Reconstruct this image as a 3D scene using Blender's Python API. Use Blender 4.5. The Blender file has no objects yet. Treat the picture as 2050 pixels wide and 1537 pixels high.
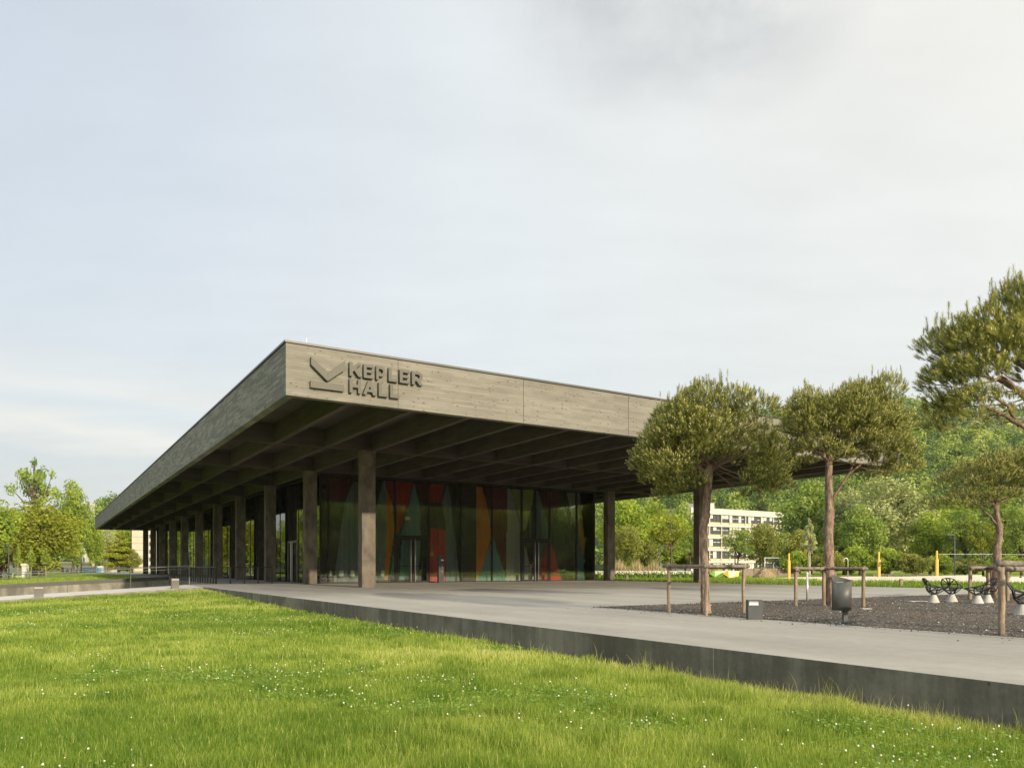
import bpy, bmesh, math, random
import numpy as np
from mathutils import Vector, Matrix
R = math.radians
S = bpy.context.scene
COL = S.collection
PI = math.pi

# ------------------------------------------------------------------ camera
F, VH, HC = 1520.9, 1135.7, 1.05          # focal length and horizon in photo pixels, eye height over the terrace
cam_d = bpy.data.cameras.new('camera')
cam = bpy.data.objects.new('camera', cam_d); COL.objects.link(cam)
cam.location = (0, 0, HC); cam.rotation_euler = (R(90), 0, 0)
cam_d.sensor_width = 36; cam_d.lens = F / 2050 * 36
cam_d.shift_y = (VH - 768.5) / 2050
cam_d.clip_end = 5000; cam_d.clip_start = 0.05
S.camera = cam

# ------------------------------------------------------------------ light
SUN_TRAVEL = R(34.8); SUN_EL = R(17.2)
sx, sy = math.sin(SUN_TRAVEL), -math.cos(SUN_TRAVEL)       # where the sun stands
world = bpy.data.worlds.new('World'); S.world = world; world.use_nodes = True
def build_world():
    nt = world.node_tree; nt.nodes.clear(); N = nt.nodes.new; L = nt.links.new
    out = N('ShaderNodeOutputWorld')
    sky = N('ShaderNodeTexSky'); sky.sky_type = 'NISHITA'; sky.sun_disc = False
    sky.sun_elevation = SUN_EL; sky.sun_rotation = math.atan2(sx, sy)
    b1 = N('ShaderNodeBackground'); L(sky.outputs[0], b1.inputs[0]); b1.inputs[1].default_value = 0.12
    tc = N('ShaderNodeTexCoord'); sep = N('ShaderNodeSeparateXYZ'); L(tc.outputs['Generated'], sep.inputs[0])
    def m(op, a, b=None, c=None, clamp=False):
        n = N('ShaderNodeMath'); n.operation = op; n.use_clamp = clamp
        for i, v in enumerate((a, b, c)):
            if v is None: continue
            if isinstance(v, (int, float)): n.inputs[i].default_value = v
            else: L(v, n.inputs[i])
        return n.outputs[0]
    def ramp(fac, stops):
        n = N('ShaderNodeValToRGB'); L(fac, n.inputs[0]); e = n.color_ramp.elements
        while len(e) < len(stops): e.new(0.5)
        for k, (p, c) in enumerate(stops): e[k].position = p; e[k].color = (*c, 1)
        return n.outputs[0]
    def mixc(f, a, b, typ='MIX'):
        n = N('ShaderNodeMix'); n.data_type = 'RGBA'; n.blend_type = typ
        if isinstance(f, (int, float)): n.inputs[0].default_value = f
        else: L(f, n.inputs[0])
        for s, v in ((6, a), (7, b)):
            if isinstance(v, tuple): n.inputs[s].default_value = (*v, 1)
            else: L(v, n.inputs[s])
        return n.outputs[2]
    # flat cloud sheet seen from below: direction divided by height
    z = m('MAXIMUM', sep.outputs[2], 0.03)
    zz = m('ADD', z, 0.12)
    cx = m('DIVIDE', sep.outputs[0], zz); cy = m('DIVIDE', sep.outputs[1], zz)
    cmb = N('ShaderNodeCombineXYZ'); L(cx, cmb.inputs[0]); L(cy, cmb.inputs[1])
    def noise(sc, det, rough, off, stretch=(1, 1, 1)):
        mp = N('ShaderNodeMapping'); mp.inputs['Location'].default_value = off; mp.inputs['Scale'].default_value = stretch
        L(cmb.outputs[0], mp.inputs[0])
        n = N('ShaderNodeTexNoise'); n.inputs['Scale'].default_value = sc; n.inputs['Detail'].default_value = det
        n.inputs['Roughness'].default_value = rough; L(mp.outputs[0], n.inputs[0]); return n.outputs[0]
    # left (blue) to right (cream)
    side = m('MULTIPLY_ADD', sep.outputs[0], 0.85, 0.5, True)
    base = ramp(side, [(0.0, (0.43, 0.51, 0.65)), (0.20, (0.53, 0.60, 0.705)), (0.45, (0.72, 0.77, 0.80)), (0.75, (0.79, 0.785, 0.74)), (1.0, (0.86, 0.825, 0.745))])
    wz_ = m('ADD', sep.outputs[2], m('ADD', m('MULTIPLY_ADD', noise(0.9, 6, 0.6, (2.2, 4.4, 0), (0.45, 1.0, 1)), 0.10, -0.05), m('MULTIPLY', sep.outputs[0], 0.05)))
    low = ramp(wz_, [(0.0, (0.78, 0.75, 0.66)), (0.05, (0.55, 0.57, 0.57)), (0.105, (0.60, 0.62, 0.62)), (0.125, (0.92, 0.87, 0.75)), (0.142, (0.70, 0.75, 0.76)), (0.165, (0.86, 0.84, 0.77)), (0.22, (0.70, 0.75, 0.77)), (0.42, (0.72, 0.78, 0.84)), (0.75, (0.74, 0.77, 0.84))])
    c = mixc(m('MULTIPLY_ADD', sep.outputs[2], -1.1, 0.92, True), base, low)
    veil = m('MULTIPLY_ADD', noise(1.1, 5, 0.55, (3.1, 1.7, 0), (0.5, 1.2, 1)), 1.6, -0.35, True)
    c = mixc(m('MULTIPLY', veil, 0.22), c, (0.88, 0.88, 0.87))
    # streaks of grey low cloud, cream gaps
    st = m('MULTIPLY_ADD', noise(0.55, 6, 0.6, (7.3, 0.4, 0), (0.35, 1.0, 1)), 4.2, -1.75, True)
    lowm = m('MULTIPLY', st, m('MULTIPLY_ADD', sep.outputs[2], -3.9, 1.05, True))
    c = mixc(m('MULTIPLY', lowm, 0.75), c, (0.57, 0.60, 0.63))
    # one darker patch of cloud high up, right of the middle
    def blob(dx, dy, dz, wx, wy):
        l = math.sqrt(dx * dx + dy * dy + dz * dz); dx, dy, dz = dx / l, dy / l, dz / l
        ux = m('DIVIDE', m('SUBTRACT', sep.outputs[0], dx), wx); uz = m('DIVIDE', m('SUBTRACT', sep.outputs[2], dz), wy)
        r = m('SQRT', m('ADD', m('MULTIPLY', ux, ux), m('MULTIPLY', uz, uz)))
        return m('SUBTRACT', 1.0, r, None, True)
    pn = m('MULTIPLY_ADD', noise(3.2, 7, 0.62, (1.3, 5.1, 0)), 3.6, -1.15, True)
    p1 = m('MULTIPLY', m('MULTIPLY', blob((1300 - 1025) / F, 1, (VH - 20) / F, 0.17, 0.09), 1.6, None, True), pn)
    p2 = m('MULTIPLY', m('MULTIPLY', blob((1540 - 1025) / F, 1, (VH - 40) / F, 0.10, 0.08), 0.9, None, True), pn)
    c = mixc(m('MULTIPLY', m('ADD', p1, p2, None, True), 0.70), c, (0.53, 0.55, 0.58))
    fine = m('MULTIPLY_ADD', noise(4.0, 8, 0.6, (0, 9, 0), (0.6, 1.3, 1)), 0.16, 0.92)
    vm = N('ShaderNodeVectorMath'); vm.operation = 'SCALE'; L(c, vm.inputs[0]); L(fine, vm.inputs['Scale'])
    # sky glow added behind the viewer towards the sun to brighten surfaces facing it
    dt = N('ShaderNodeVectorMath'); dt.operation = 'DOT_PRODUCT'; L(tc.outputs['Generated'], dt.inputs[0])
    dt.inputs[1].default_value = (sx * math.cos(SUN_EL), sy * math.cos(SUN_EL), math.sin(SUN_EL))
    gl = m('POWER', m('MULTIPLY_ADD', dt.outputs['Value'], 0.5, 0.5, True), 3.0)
    zen = m('MULTIPLY_ADD', m('MULTIPLY_ADD', sep.outputs[2], 6.0, -3.9, True), 1.0, 1.0)      # overhead sky brightness added, out of view, to lift the shaded sides
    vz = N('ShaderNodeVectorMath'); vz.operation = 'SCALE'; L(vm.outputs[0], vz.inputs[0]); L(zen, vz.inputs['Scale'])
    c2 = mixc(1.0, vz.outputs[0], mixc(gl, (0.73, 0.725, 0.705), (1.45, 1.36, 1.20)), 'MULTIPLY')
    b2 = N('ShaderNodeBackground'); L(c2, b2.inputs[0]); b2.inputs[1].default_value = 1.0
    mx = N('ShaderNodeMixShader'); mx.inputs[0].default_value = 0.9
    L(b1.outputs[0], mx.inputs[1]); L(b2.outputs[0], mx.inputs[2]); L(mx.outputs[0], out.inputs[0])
build_world()
sun_d = bpy.data.lights.new('sun', 'SUN'); sun_d.energy = 3.9; sun_d.angle = R(0.9); sun_d.color = (1.0, 0.86, 0.64)
sun = bpy.data.objects.new('sun', sun_d); COL.objects.link(sun)
tv = Vector((-sx * math.cos(SUN_EL), -sy * math.cos(SUN_EL), -math.sin(SUN_EL)))
sun.rotation_euler = tv.to_track_quat('-Z', 'Y').to_euler(); sun.location = (40, -60, 40)
S.view_settings.view_transform = 'Standard'; S.view_settings.look = 'None'
S.view_settings.exposure = 0.62; S.view_settings.gamma = 1.0
S.render.engine = 'CYCLES'
S.cycles.use_denoising = True
S.cycles.max_bounces = 8; S.cycles.transparent_max_bounces = 16

# ------------------------------------------------------------------ frame of the hall (b to the right, a away)
TH = 0.555; CX, CY = -8.115, 27.25
ZB, FH, LL, WW = 7.242, 1.86, 113.2, 38.04
A0, SP, B0 = 10.74, 10.065, 6.91
GA, GB0, GB1 = 21.39, 8.09, 30.67
cA = (-math.sin(TH), math.cos(TH)); cB = (math.cos(TH), math.sin(TH))
def W(b, a, z=0.0): return Vector((CX + a * cA[0] + b * cB[0], CY + a * cA[1] + b * cB[1], z))
def ab(x, y):
    dx, dy = x - CX, y - CY
    return dx * cB[0] + dy * cB[1], dx * cA[0] + dy * cA[1]        # b, a
def at(u, v, z=0.0):
    Y = (HC - z) * F / (v - VH); return Vector(((u - 1025) / F * Y, Y, z))
def atY(u, Y, z=0.0): return Vector(((u - 1025) / F * Y, Y, z))
def zat(v, Y): return HC + (VH - v) / F * Y
def on_a(u, v, a):                     # meets the plane a = const: gives b, z
    t = (u - 1025) / F
    px, py = CX + a * cA[0], CY + a * cA[1]
    b = (t * py - px) / (cB[0] - t * cB[1]); Y = py + b * cB[1]
    return b, zat(v, Y)
def on_b(u, v, b):
    t = (u - 1025) / F
    px, py = CX + b * cB[0], CY + b * cB[1]
    a = (t * py - px) / (cA[0] - t * cA[1]); Y = py + a * cA[1]
    return a, zat(v, Y)

# ------------------------------------------------------------------ helpers
def tag(o, label=None, cat=None, group=None, kind=None):
    if label: o['label'] = label
    if cat: o['category'] = cat
    if group: o['group'] = group
    if kind: o['kind'] = kind
    return o
def link(name, me, m=None, parent=None):
    o = bpy.data.objects.new(name, me); COL.objects.link(o)
    if m is not None and me is not None:
        for q in (m if isinstance(m, (list, tuple)) else [m]): me.materials.append(q)
    if parent is not None: o.parent = parent
    return o
def empty(name, loc, rz=0.0):
    o = bpy.data.objects.new(name, None); COL.objects.link(o); o.location = loc; o.rotation_euler = (0, 0, rz)
    o.empty_display_size = 0.3; return o
def children(o): return [c for c in bpy.data.objects if c.parent == o]
def dup(o, loc=None, rz=None, scale=None, label=None, group=None, parent=None):
    c = o.copy(); COL.objects.link(c)
    if parent is not None: c.parent = parent
    if loc is not None: c.location = loc
    if rz is not None: c.rotation_euler = (0, 0, rz)
    if scale is not None: c.scale = scale if hasattr(scale, '__len__') else (scale,) * 3
    if label: c['label'] = label
    if group: c['group'] = group
    for ch in children(o): dup(ch, parent=c)
    return c
class MB:
    def __init__(s): s.v = []; s.f = []; s.mi = []
    def add(s, vs, fs, mi=0):
        k = len(s.v); s.v += [tuple(p) for p in vs]
        for f in fs: s.f.append([i + k for i in f]); s.mi.append(mi)
        return s
    def box(s, x0, x1, y0, y1, z0, z1, mi=0):
        return s.add([(x0, y0, z0), (x1, y0, z0), (x1, y1, z0), (x0, y1, z0), (x0, y0, z1), (x1, y0, z1), (x1, y1, z1), (x0, y1, z1)],
                     [(0, 3, 2, 1), (4, 5, 6, 7), (0, 1, 5, 4), (1, 2, 6, 5), (2, 3, 7, 6), (3, 0, 4, 7)], mi)
    def tube(s, pts, rad, n=8, mi=0, caps=True, jit=0.0, rng=None):
        pts = [Vector(p) for p in pts]; m = len(pts)
        rad = rad if hasattr(rad, '__len__') else [rad] * m
        ref = None; vs = []
        for i, p in enumerate(pts):
            d = (pts[min(i + 1, m - 1)] - pts[max(i - 1, 0)]).normalized()
            if ref is None:
                ref = d.cross(Vector((0, 0, 1)) if abs(d.z) < 0.9 else Vector((1, 0, 0))).normalized()
            else: ref = (ref - d * ref.dot(d)).normalized()
            o = d.cross(ref)
            for k in range(n):
                t = 2 * PI * k / n; rr = rad[i] * (1 + (rng.uniform(-jit, jit) if rng else 0))
                vs.append(p + (ref * math.cos(t) + o * math.sin(t)) * rr)
        fs = [(i * n + k, i * n + (k + 1) % n, (i + 1) * n + (k + 1) % n, (i + 1) * n + k) for i in range(m - 1) for k in range(n)]
        if caps: fs += [tuple(range(n - 1, -1, -1)), tuple((m - 1) * n + k for k in range(n))]
        return s.add(vs, fs, mi)
    def prism(s, poly, d0, d1, axis='y', mi=0):     # polygon in the plane across the axis, pushed from d0 to d1
        n = len(poly)
        def P(p, d): return (p[0], d, p[1]) if axis == 'y' else ((d, p[0], p[1]) if axis == 'x' else (p[0], p[1], d))
        vs = [P(p, d0) for p in poly] + [P(p, d1) for p in poly]
        fs = [tuple(range(n - 1, -1, -1)), tuple(range(n, 2 * n))] + [(k, (k + 1) % n, n + (k + 1) % n, n + k) for k in range(n)]
        return s.add(vs, fs, mi)
    def build(s, name, m, parent=None, smooth=False, fix=True, bevel=0.0):
        me = bpy.data.meshes.new(name); me.from_pydata(s.v, [], s.f)
        me.polygons.foreach_set('material_index', s.mi)
        if fix:
            bm = bmesh.new(); bm.from_mesh(me); bmesh.ops.recalc_face_normals(bm, faces=bm.faces[:])
            if bevel: bmesh.ops.bevel(bm, geom=[e for e in bm.edges if len(e.link_faces) == 2 and e.calc_face_angle(0) > 0.5], offset=bevel, segments=2, affect='EDGES', profile=0.6)
            bm.to_mesh(me); bm.free()
        if smooth: me.polygons.foreach_set('use_smooth', [True] * len(me.polygons))
        me.update()
        return link(name, me, m, parent)
def np_mesh(name, V, Fc, m, parent=None, tint=None, smooth=False):
    """V (n,3), Fc (k,3 or 4) index array"""
    me = bpy.data.meshes.new(name); V = np.ascontiguousarray(V, np.float32); Fc = np.ascontiguousarray(Fc, np.int32)
    me.vertices.add(len(V)); me.vertices.foreach_set('co', V.ravel())
    k = Fc.shape[1]
    me.loops.add(Fc.size); me.loops.foreach_set('vertex_index', Fc.ravel())
    me.polygons.add(len(Fc)); me.polygons.foreach_set('loop_start', np.arange(0, Fc.size, k, dtype=np.int32))
    me.polygons.foreach_set('loop_total', np.full(len(Fc), k, np.int32))
    if tint is not None:
        at_ = me.attributes.new('tint', 'FLOAT', 'POINT'); at_.data.foreach_set('value', np.ascontiguousarray(tint, np.float32))
    me.update(calc_edges=True)
    if smooth: me.polygons.foreach_set('use_smooth', np.ones(len(Fc), bool))
    return link(name, me, m, parent)

# ------------------------------------------------------------------ materials
def new_mat(name):
    m = bpy.data.materials.new(name); m.use_nodes = True; nt = m.node_tree
    return m, nt, nt.nodes['Principled BSDF']
class NT:
    def __init__(s, nt): s.nt = nt; s.N = nt.nodes.new; s.L = nt.links.new
    def math(s, op, a, b=None, c=None, clamp=False):
        n = s.N('ShaderNodeMath'); n.operation = op; n.use_clamp = clamp
        for i, v in enumerate((a, b, c)):
            if v is None: continue
            if isinstance(v, (int, float)): n.inputs[i].default_value = v
            else: s.L(v, n.inputs[i])
        return n.outputs[0]
    def coord(s, kind='Object', scale=(1, 1, 1), rot=(0, 0, 0)):
        tc = s.N('ShaderNodeTexCoord'); mp = s.N('ShaderNodeMapping'); mp.inputs['Scale'].default_value = scale; mp.inputs['Rotation'].default_value = rot
        s.L(tc.outputs[kind], mp.inputs[0]); return mp.outputs[0]
    def noise(s, vec, scale, det=4, rough=0.55, out=0):
        n = s.N('ShaderNodeTexNoise'); n.inputs['Scale'].default_value = scale; n.inputs['Detail'].default_value = det; n.inputs['Roughness'].default_value = rough
        s.L(vec, n.inputs['Vector']); return n.outputs[out]
    def ramp(s, fac, stops, interp='LINEAR'):
        n = s.N('ShaderNodeValToRGB'); s.L(fac, n.inputs[0]); e = n.color_ramp.elements; n.color_ramp.interpolation = interp
        while len(e) < len(stops): e.new(0.5)
        for k, (p, c) in enumerate(stops): e[k].position = p; e[k].color = (*c, 1) if hasattr(c, '__len__') else (c, c, c, 1)
        return n.outputs[0]
    def mix(s, f, a, b, typ='MIX'):
        n = s.N('ShaderNodeMix'); n.data_type = 'RGBA'; n.blend_type = typ
        for k, v in ((0, f), (6, a), (7, b)):
            if isinstance(v, (int, float)): n.inputs[k].default_value = v if k == 0 else (v, v, v, 1)
            elif isinstance(v, tuple): n.inputs[k].default_value = (*v, 1)
            else: s.L(v, n.inputs[k])
        return n.outputs[2]
    def bump(s, h, bsdf, strength=0.3, dist=0.02):
        n = s.N('ShaderNodeBump'); n.inputs['Strength'].default_value = strength; n.inputs['Distance'].default_value = dist
        s.L(h, n.inputs['Height']); s.L(n.outputs[0], bsdf.inputs['Normal'])
def noisy(name, c1, c2, scale=3.0, rough=0.7, bump=0.15, stretch=(1, 1, 1), det=6, metal=0.0, dist=0.01, spec=0.5, mid=(0.35, 0.65), fine=None):
    m, nt, b = new_mat(name); g = NT(nt)
    v = g.coord('Object', stretch); n = g.noise(v, scale, det, 0.6)
    c = g.ramp(n, [(mid[0], c1), (mid[1], c2)])
    if fine:
        n2 = g.noise(g.coord('Object'), fine[0], 3, 0.7)
        c = g.mix(fine[1], c, g.ramp(n2, [(0.3, 0.25), (0.7, 1.0)]), 'MULTIPLY')
    g.L(c, b.inputs['Base Color']); b.inputs['Roughness'].default_value = rough; b.inputs['Metallic'].default_value = metal
    b.inputs['Specular IOR Level'].default_value = spec
    if bump: g.bump(g.noise(v, scale * 4, 4), b, bump, dist)
    return m
def leaf_mat(name, c1, c2, c3=None, trans=0.35, rough=0.6):
    m, nt, b = new_mat(name); g = NT(nt)
    a = g.N('ShaderNodeAttribute'); a.attribute_name = 'tint'
    oi = g.N('ShaderNodeObjectInfo')
    f = g.math('ADD', a.outputs['Fac'], g.math('MULTIPLY_ADD', oi.outputs['Random'], 0.16, -0.08))
    stops = [(0.08, c1), (0.85, c2)] if c3 is None else [(0.05, c1), (0.6, c2), (0.97, c3)]
    c = g.ramp(f, stops)
    g.L(c, b.inputs['Base Color']); b.inputs['Roughness'].default_value = rough; b.inputs['Specular IOR Level'].default_value = 0.25
    t = g.N('ShaderNodeBsdfTranslucent'); g.L(g.mix(1.0, c, (1.0, 1.0, 0.55), 'MULTIPLY'), t.inputs[0])
    mx = g.N('ShaderNodeMixShader'); mx.inputs[0].default_value = trans
    g.L(b.outputs[0], mx.inputs[1]); g.L(t.outputs[0], mx.inputs[2]); g.L(mx.outputs[0], nt.nodes['Material Output'].inputs[0])
    return m
def board_mat(name, c1, c2, c3, board=0.10, knots=1.0, dash=0.12):
    """weathered horizontal boards; runs along x + y of the hall's own frame"""
    m, nt, b = new_mat(name); g = NT(nt)
    tc = g.N('ShaderNodeTexCoord'); sp = g.N('ShaderNodeSeparateXYZ'); g.L(tc.outputs['Object'], sp.inputs[0])
    run = g.math('SUBTRACT', sp.outputs[0], sp.outputs[1]); zb = g.math('DIVIDE', sp.outputs[2], board)
    row = g.math('FLOOR', zb); fr = g.math('FRACT', zb)
    wn = g.N('ShaderNodeTexWhiteNoise'); wn.noise_dimensions = '1D'; g.L(row, wn.inputs['W'])
    seg = g.math('FLOOR', g.math('ADD', g.math('DIVIDE', run, 3.6), g.math('MULTIPLY', wn.outputs['Value'], 7.0)))
    cb = g.N('ShaderNodeCombineXYZ'); g.L(row, cb.inputs[0]); g.L(seg, cb.inputs[1])
    wn2 = g.N('ShaderNodeTexWhiteNoise'); wn2.noise_dimensions = '2D'; g.L(cb.outputs[0], wn2.inputs['Vector'])
    cv = g.N('ShaderNodeCombineXYZ'); g.L(g.math('MULTIPLY', run, 1.1), cv.inputs[0]); g.L(g.math('MULTIPLY', sp.outputs[2], 26.0), cv.inputs[1]); g.L(g.math('MULTIPLY', row, 3.7), cv.inputs[2])
    grain = g.noise(cv.outputs[0], 1.6, 6, 0.65)
    cv2 = g.N('ShaderNodeCombineXYZ'); g.L(g.math('MULTIPLY', run, 0.35), cv2.inputs[0]); g.L(g.math('MULTIPLY', sp.outputs[2], 1.6), cv2.inputs[1])
    broad = g.noise(cv2.outputs[0], 1.2, 5, 0.6)
    f = g.math('ADD', g.math('MULTIPLY_ADD', grain, 0.55, -0.05), g.math('MULTIPLY_ADD', wn2.outputs['Value'], 0.13, g.math('MULTIPLY_ADD', broad, 0.5, -0.2)))
    seg2 = g.math('FLOOR', g.math('ADD', g.math('DIVIDE', run, 0.85), g.math('MULTIPLY', wn.outputs['Value'], 13.0)))
    cb2 = g.N('ShaderNodeCombineXYZ'); g.L(row, cb2.inputs[0]); g.L(seg2, cb2.inputs[1]); cb2.inputs[2].default_value = 5.0
    wn3 = g.N('ShaderNodeTexWhiteNoise'); wn3.noise_dimensions = '3D'; g.L(cb2.outputs[0], wn3.inputs['Vector'])
    f = g.math('ADD', f, g.math('MULTIPLY_ADD', wn3.outputs['Value'], dash, -dash / 2))
    c = g.ramp(f, [(0.2, c1), (0.5, c2), (0.82, c3)])
    kv = g.N('ShaderNodeCombineXYZ'); g.L(g.math('MULTIPLY', run, 4.6), kv.inputs[0]); g.L(g.math('MULTIPLY', sp.outputs[2], 9.5), kv.inputs[1]); 
    vo = g.N('ShaderNodeTexVoronoi'); vo.inputs['Scale'].default_value = 1.0; g.L(kv.outputs[0], vo.inputs['Vector'])
    sc = g.N('ShaderNodeSeparateColor'); g.L(vo.outputs['Color'], sc.inputs[0])
    kn = g.math('MULTIPLY', g.math('LESS_THAN', vo.outputs['Distance'], g.math('MULTIPLY', sc.outputs[0], 0.25)), 0.75 * knots)
    c = g.mix(kn, c, tuple(x * 0.3 for x in c1))
    gap = g.math('LESS_THAN', fr, 0.05)
    c = g.mix(g.math('MULTIPLY', gap, 0.55), c, tuple(x * 0.35 for x in c1))
    g.L(c, b.inputs['Base Color']); b.inputs['Roughness'].default_value = 0.78; b.inputs['Specular IOR Level'].default_value = 0.3
    h = g.math('SUBTRACT', g.math('MULTIPLY', grain, 0.5), gap)
    g.bump(h, b, 0.35, 0.012)
    return m
M = {}
M['fascia'] = board_mat('weathered_boards', (0.140, 0.131, 0.110), (0.212, 0.199, 0.167), (0.278, 0.262, 0.222))
M['fascia_side'] = board_mat('weathered_boards_side', (0.130, 0.126, 0.112), (0.225, 0.218, 0.194), (0.30, 0.29, 0.255), knots=1.5, dash=0.34)
M['soffit'] = noisy('dark_stained_timber', (0.064, 0.052, 0.047), (0.092, 0.075, 0.068), 1.2, 0.8, 0.1, (0.4, 0.4, 3), spec=0.2)
M['beam'] = noisy('dark_stained_beam', (0.060, 0.049, 0.041), (0.090, 0.075, 0.062), 1.5, 0.75, 0.1, (0.5, 0.5, 4), spec=0.25)
M['column'] = noisy('brown_grey_column', (0.088, 0.073, 0.058), (0.190, 0.158, 0.120), 2.2, 0.75, 0.25, (1, 1, 0.55), det=9, fine=(24, 0.45), spec=0.3)
M['cap'] = noisy('roof_edge_metal', (0.075, 0.072, 0.066), (0.10, 0.096, 0.088), 0.6, 0.45, 0.0, metal=0.4)
M['dark'] = noisy('black_steel', (0.018, 0.018, 0.017), (0.03, 0.03, 0.028), 3, 0.5, 0.0)
M['frame'] = noisy('anodised_frame', (0.020, 0.018, 0.015), (0.030, 0.027, 0.022), 3, 0.65, 0.0, spec=0.15)
M['steel'] = noisy('brushed_steel', (0.48, 0.46, 0.42), (0.60, 0.58, 0.53), 8, 0.34, 0.0, (1, 1, 6), metal=0.55)
M['sign'] = noisy('sign_metal', (0.075, 0.071, 0.057), (0.105, 0.10, 0.081), 14, 0.5, 0.05, (8, 8, 1), metal=0.0, spec=0.25, dist=0.002)
M['rail'] = noisy('railing_steel', (0.10, 0.10, 0.093), (0.15, 0.15, 0.14), 5, 0.5, 0.0, metal=0.3)
M['box'] = noisy('taupe_metal', (0.085, 0.080, 0.066), (0.105, 0.10, 0.084), 2, 0.6, 0.0)
M['anthracite'] = noisy('anthracite_paint', (0.040, 0.044, 0.047), (0.052, 0.057, 0.06), 3, 0.55, 0.03, dist=0.001)
M['bin'] = noisy('bin_paint', (0.062, 0.064, 0.061), (0.082, 0.084, 0.078), 2.5, 0.5, 0.03, metal=0.2, dist=0.002)
M['white'] = noisy('white_paint', (0.72, 0.72, 0.70), (0.80, 0.80, 0.78), 4, 0.5, 0.0)
M['log'] = noisy('stripped_pine_log', (0.155, 0.108, 0.068), (0.34, 0.268, 0.185), 3.2, 0.8, 0.5, (5, 5, 0.7), det=8, fine=(16, 0.45), dist=0.01)
M['rail_log'] = noisy('weathered_log', (0.13, 0.105, 0.08), (0.27, 0.228, 0.18), 4.0, 0.85, 0.5, (3, 3, 3), det=8, fine=(18, 0.5))
M['conc_pale'] = noisy('pale_cast_concrete', (0.37, 0.355, 0.32), (0.46, 0.445, 0.40), 4, 0.8, 0.08, det=8)
M['wall_conc'] = noisy('stained_concrete_wall', (0.11, 0.10, 0.085), (0.30, 0.275, 0.225), 0.9, 0.85, 0.2, (1, 1, 0.35), det=9, fine=(5, 0.35))
M['yellow'] = noisy('yellow_paint', (0.56, 0.30, 0.03), (0.64, 0.36, 0.045), 3, 0.5, 0.0)
M['lime'] = noisy('lime_paint', (0.22, 0.50, 0.10), (0.28, 0.58, 0.14), 3, 0.45, 0.0)
M['sun_yellow'] = noisy('sun_yellow_paint', (0.70, 0.50, 0.03), (0.80, 0.60, 0.06), 3, 0.45, 0.0)
M['pale_yellow'] = noisy('pale_yellow_paint', (0.74, 0.64, 0.22), (0.80, 0.70, 0.28), 3, 0.45, 0.0)
M['sand'] = noisy('sand', (0.55, 0.46, 0.34), (0.72, 0.63, 0.49), 0.8, 0.95, 0.5, det=10, fine=(6, 0.25), dist=0.05)
M['mulch'] = noisy('mulch', (0.12, 0.085, 0.05), (0.33, 0.25, 0.15), 5, 0.95, 0.8, det=8, dist=0.06)
M['old_board'] = noisy('old_boarding', (0.16, 0.12, 0.09), (0.30, 0.24, 0.18), 3, 0.9, 0.3, (6, 6, 0.6))
M['bark_pine'] = noisy('pine_bark', (0.105, 0.068, 0.048), (0.42, 0.30, 0.215), 9, 0.9, 1.0, (1.2, 1.2, 0.42), det=8, fine=(30, 0.55), dist=0.03)
M['bark_top'] = noisy('flaky_red_pine_bark', (0.12, 0.08, 0.052), (0.27, 0.185, 0.122), 9, 0.85, 0.7, (1, 1, 0.4), det=8, fine=(26, 0.45), dist=0.02)
M['bark'] = noisy('grey_brown_bark', (0.055, 0.042, 0.03), (0.12, 0.095, 0.07), 4, 0.9, 0.6, (2, 2, 0.5), dist=0.05)
M['bark_pale'] = noisy('pale_bark', (0.22, 0.19, 0.15), (0.36, 0.32, 0.26), 4, 0.9, 0.4, (2, 2, 0.5))
M['needle'] = leaf_mat('pine_needles', (0.072, 0.098, 0.026), (0.255, 0.275, 0.062), (0.47, 0.45, 0.13), 0.36, 0.5)
M['candle'] = leaf_mat('pine_candles', (0.56, 0.42, 0.18), (0.78, 0.70, 0.36), None, 0.15)
M['grass'] = leaf_mat('grass_blades', (0.105, 0.190, 0.022), (0.350, 0.425, 0.078), (0.58, 0.56, 0.22), 0.48, 0.5)
M['clover'] = leaf_mat('clover_leaves', (0.115, 0.205, 0.035), (0.210, 0.320, 0.062), None, 0.35)
M['flower'] = leaf_mat('clover_blossom', (0.46, 0.43, 0.33), (0.74, 0.74, 0.62), None, 0.2)
M['reed'] = leaf_mat('dry_reeds', (0.30, 0.24, 0.11), (0.48, 0.40, 0.22), None, 0.3)
LEAF = {
 'bright': leaf_mat('bright_leaves', (0.140, 0.210, 0.024), (0.329, 0.407, 0.052), (0.475, 0.543, 0.102), 0.42),
 'yellowgreen': leaf_mat('yellow_green_leaves', (0.130, 0.152, 0.013), (0.295, 0.320, 0.030), (0.42, 0.43, 0.07), 0.42),
 'mid': leaf_mat('mid_green_leaves', (0.120, 0.186, 0.036), (0.282, 0.365, 0.070), (0.426, 0.497, 0.124), 0.4),
 'silver': leaf_mat('silver_leaves', (0.204, 0.231, 0.090), (0.422, 0.457, 0.192), (0.627, 0.649, 0.330), 0.35),
 'olive': leaf_mat('olive_leaves', (0.121, 0.149, 0.028), (0.266, 0.282, 0.055), (0.404, 0.376, 0.094), 0.38),
 'dark': leaf_mat('dark_leaves', (0.093, 0.141, 0.029), (0.224, 0.281, 0.057), (0.354, 0.399, 0.100), 0.35),
 'copper': leaf_mat('copper_leaves', (0.115, 0.075, 0.029), (0.230, 0.144, 0.052), None, 0.35),
 'forest': leaf_mat('forest_leaves', (0.065, 0.121, 0.028), (0.243, 0.328, 0.057), (0.509, 0.529, 0.121), 0.4),
}
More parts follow.
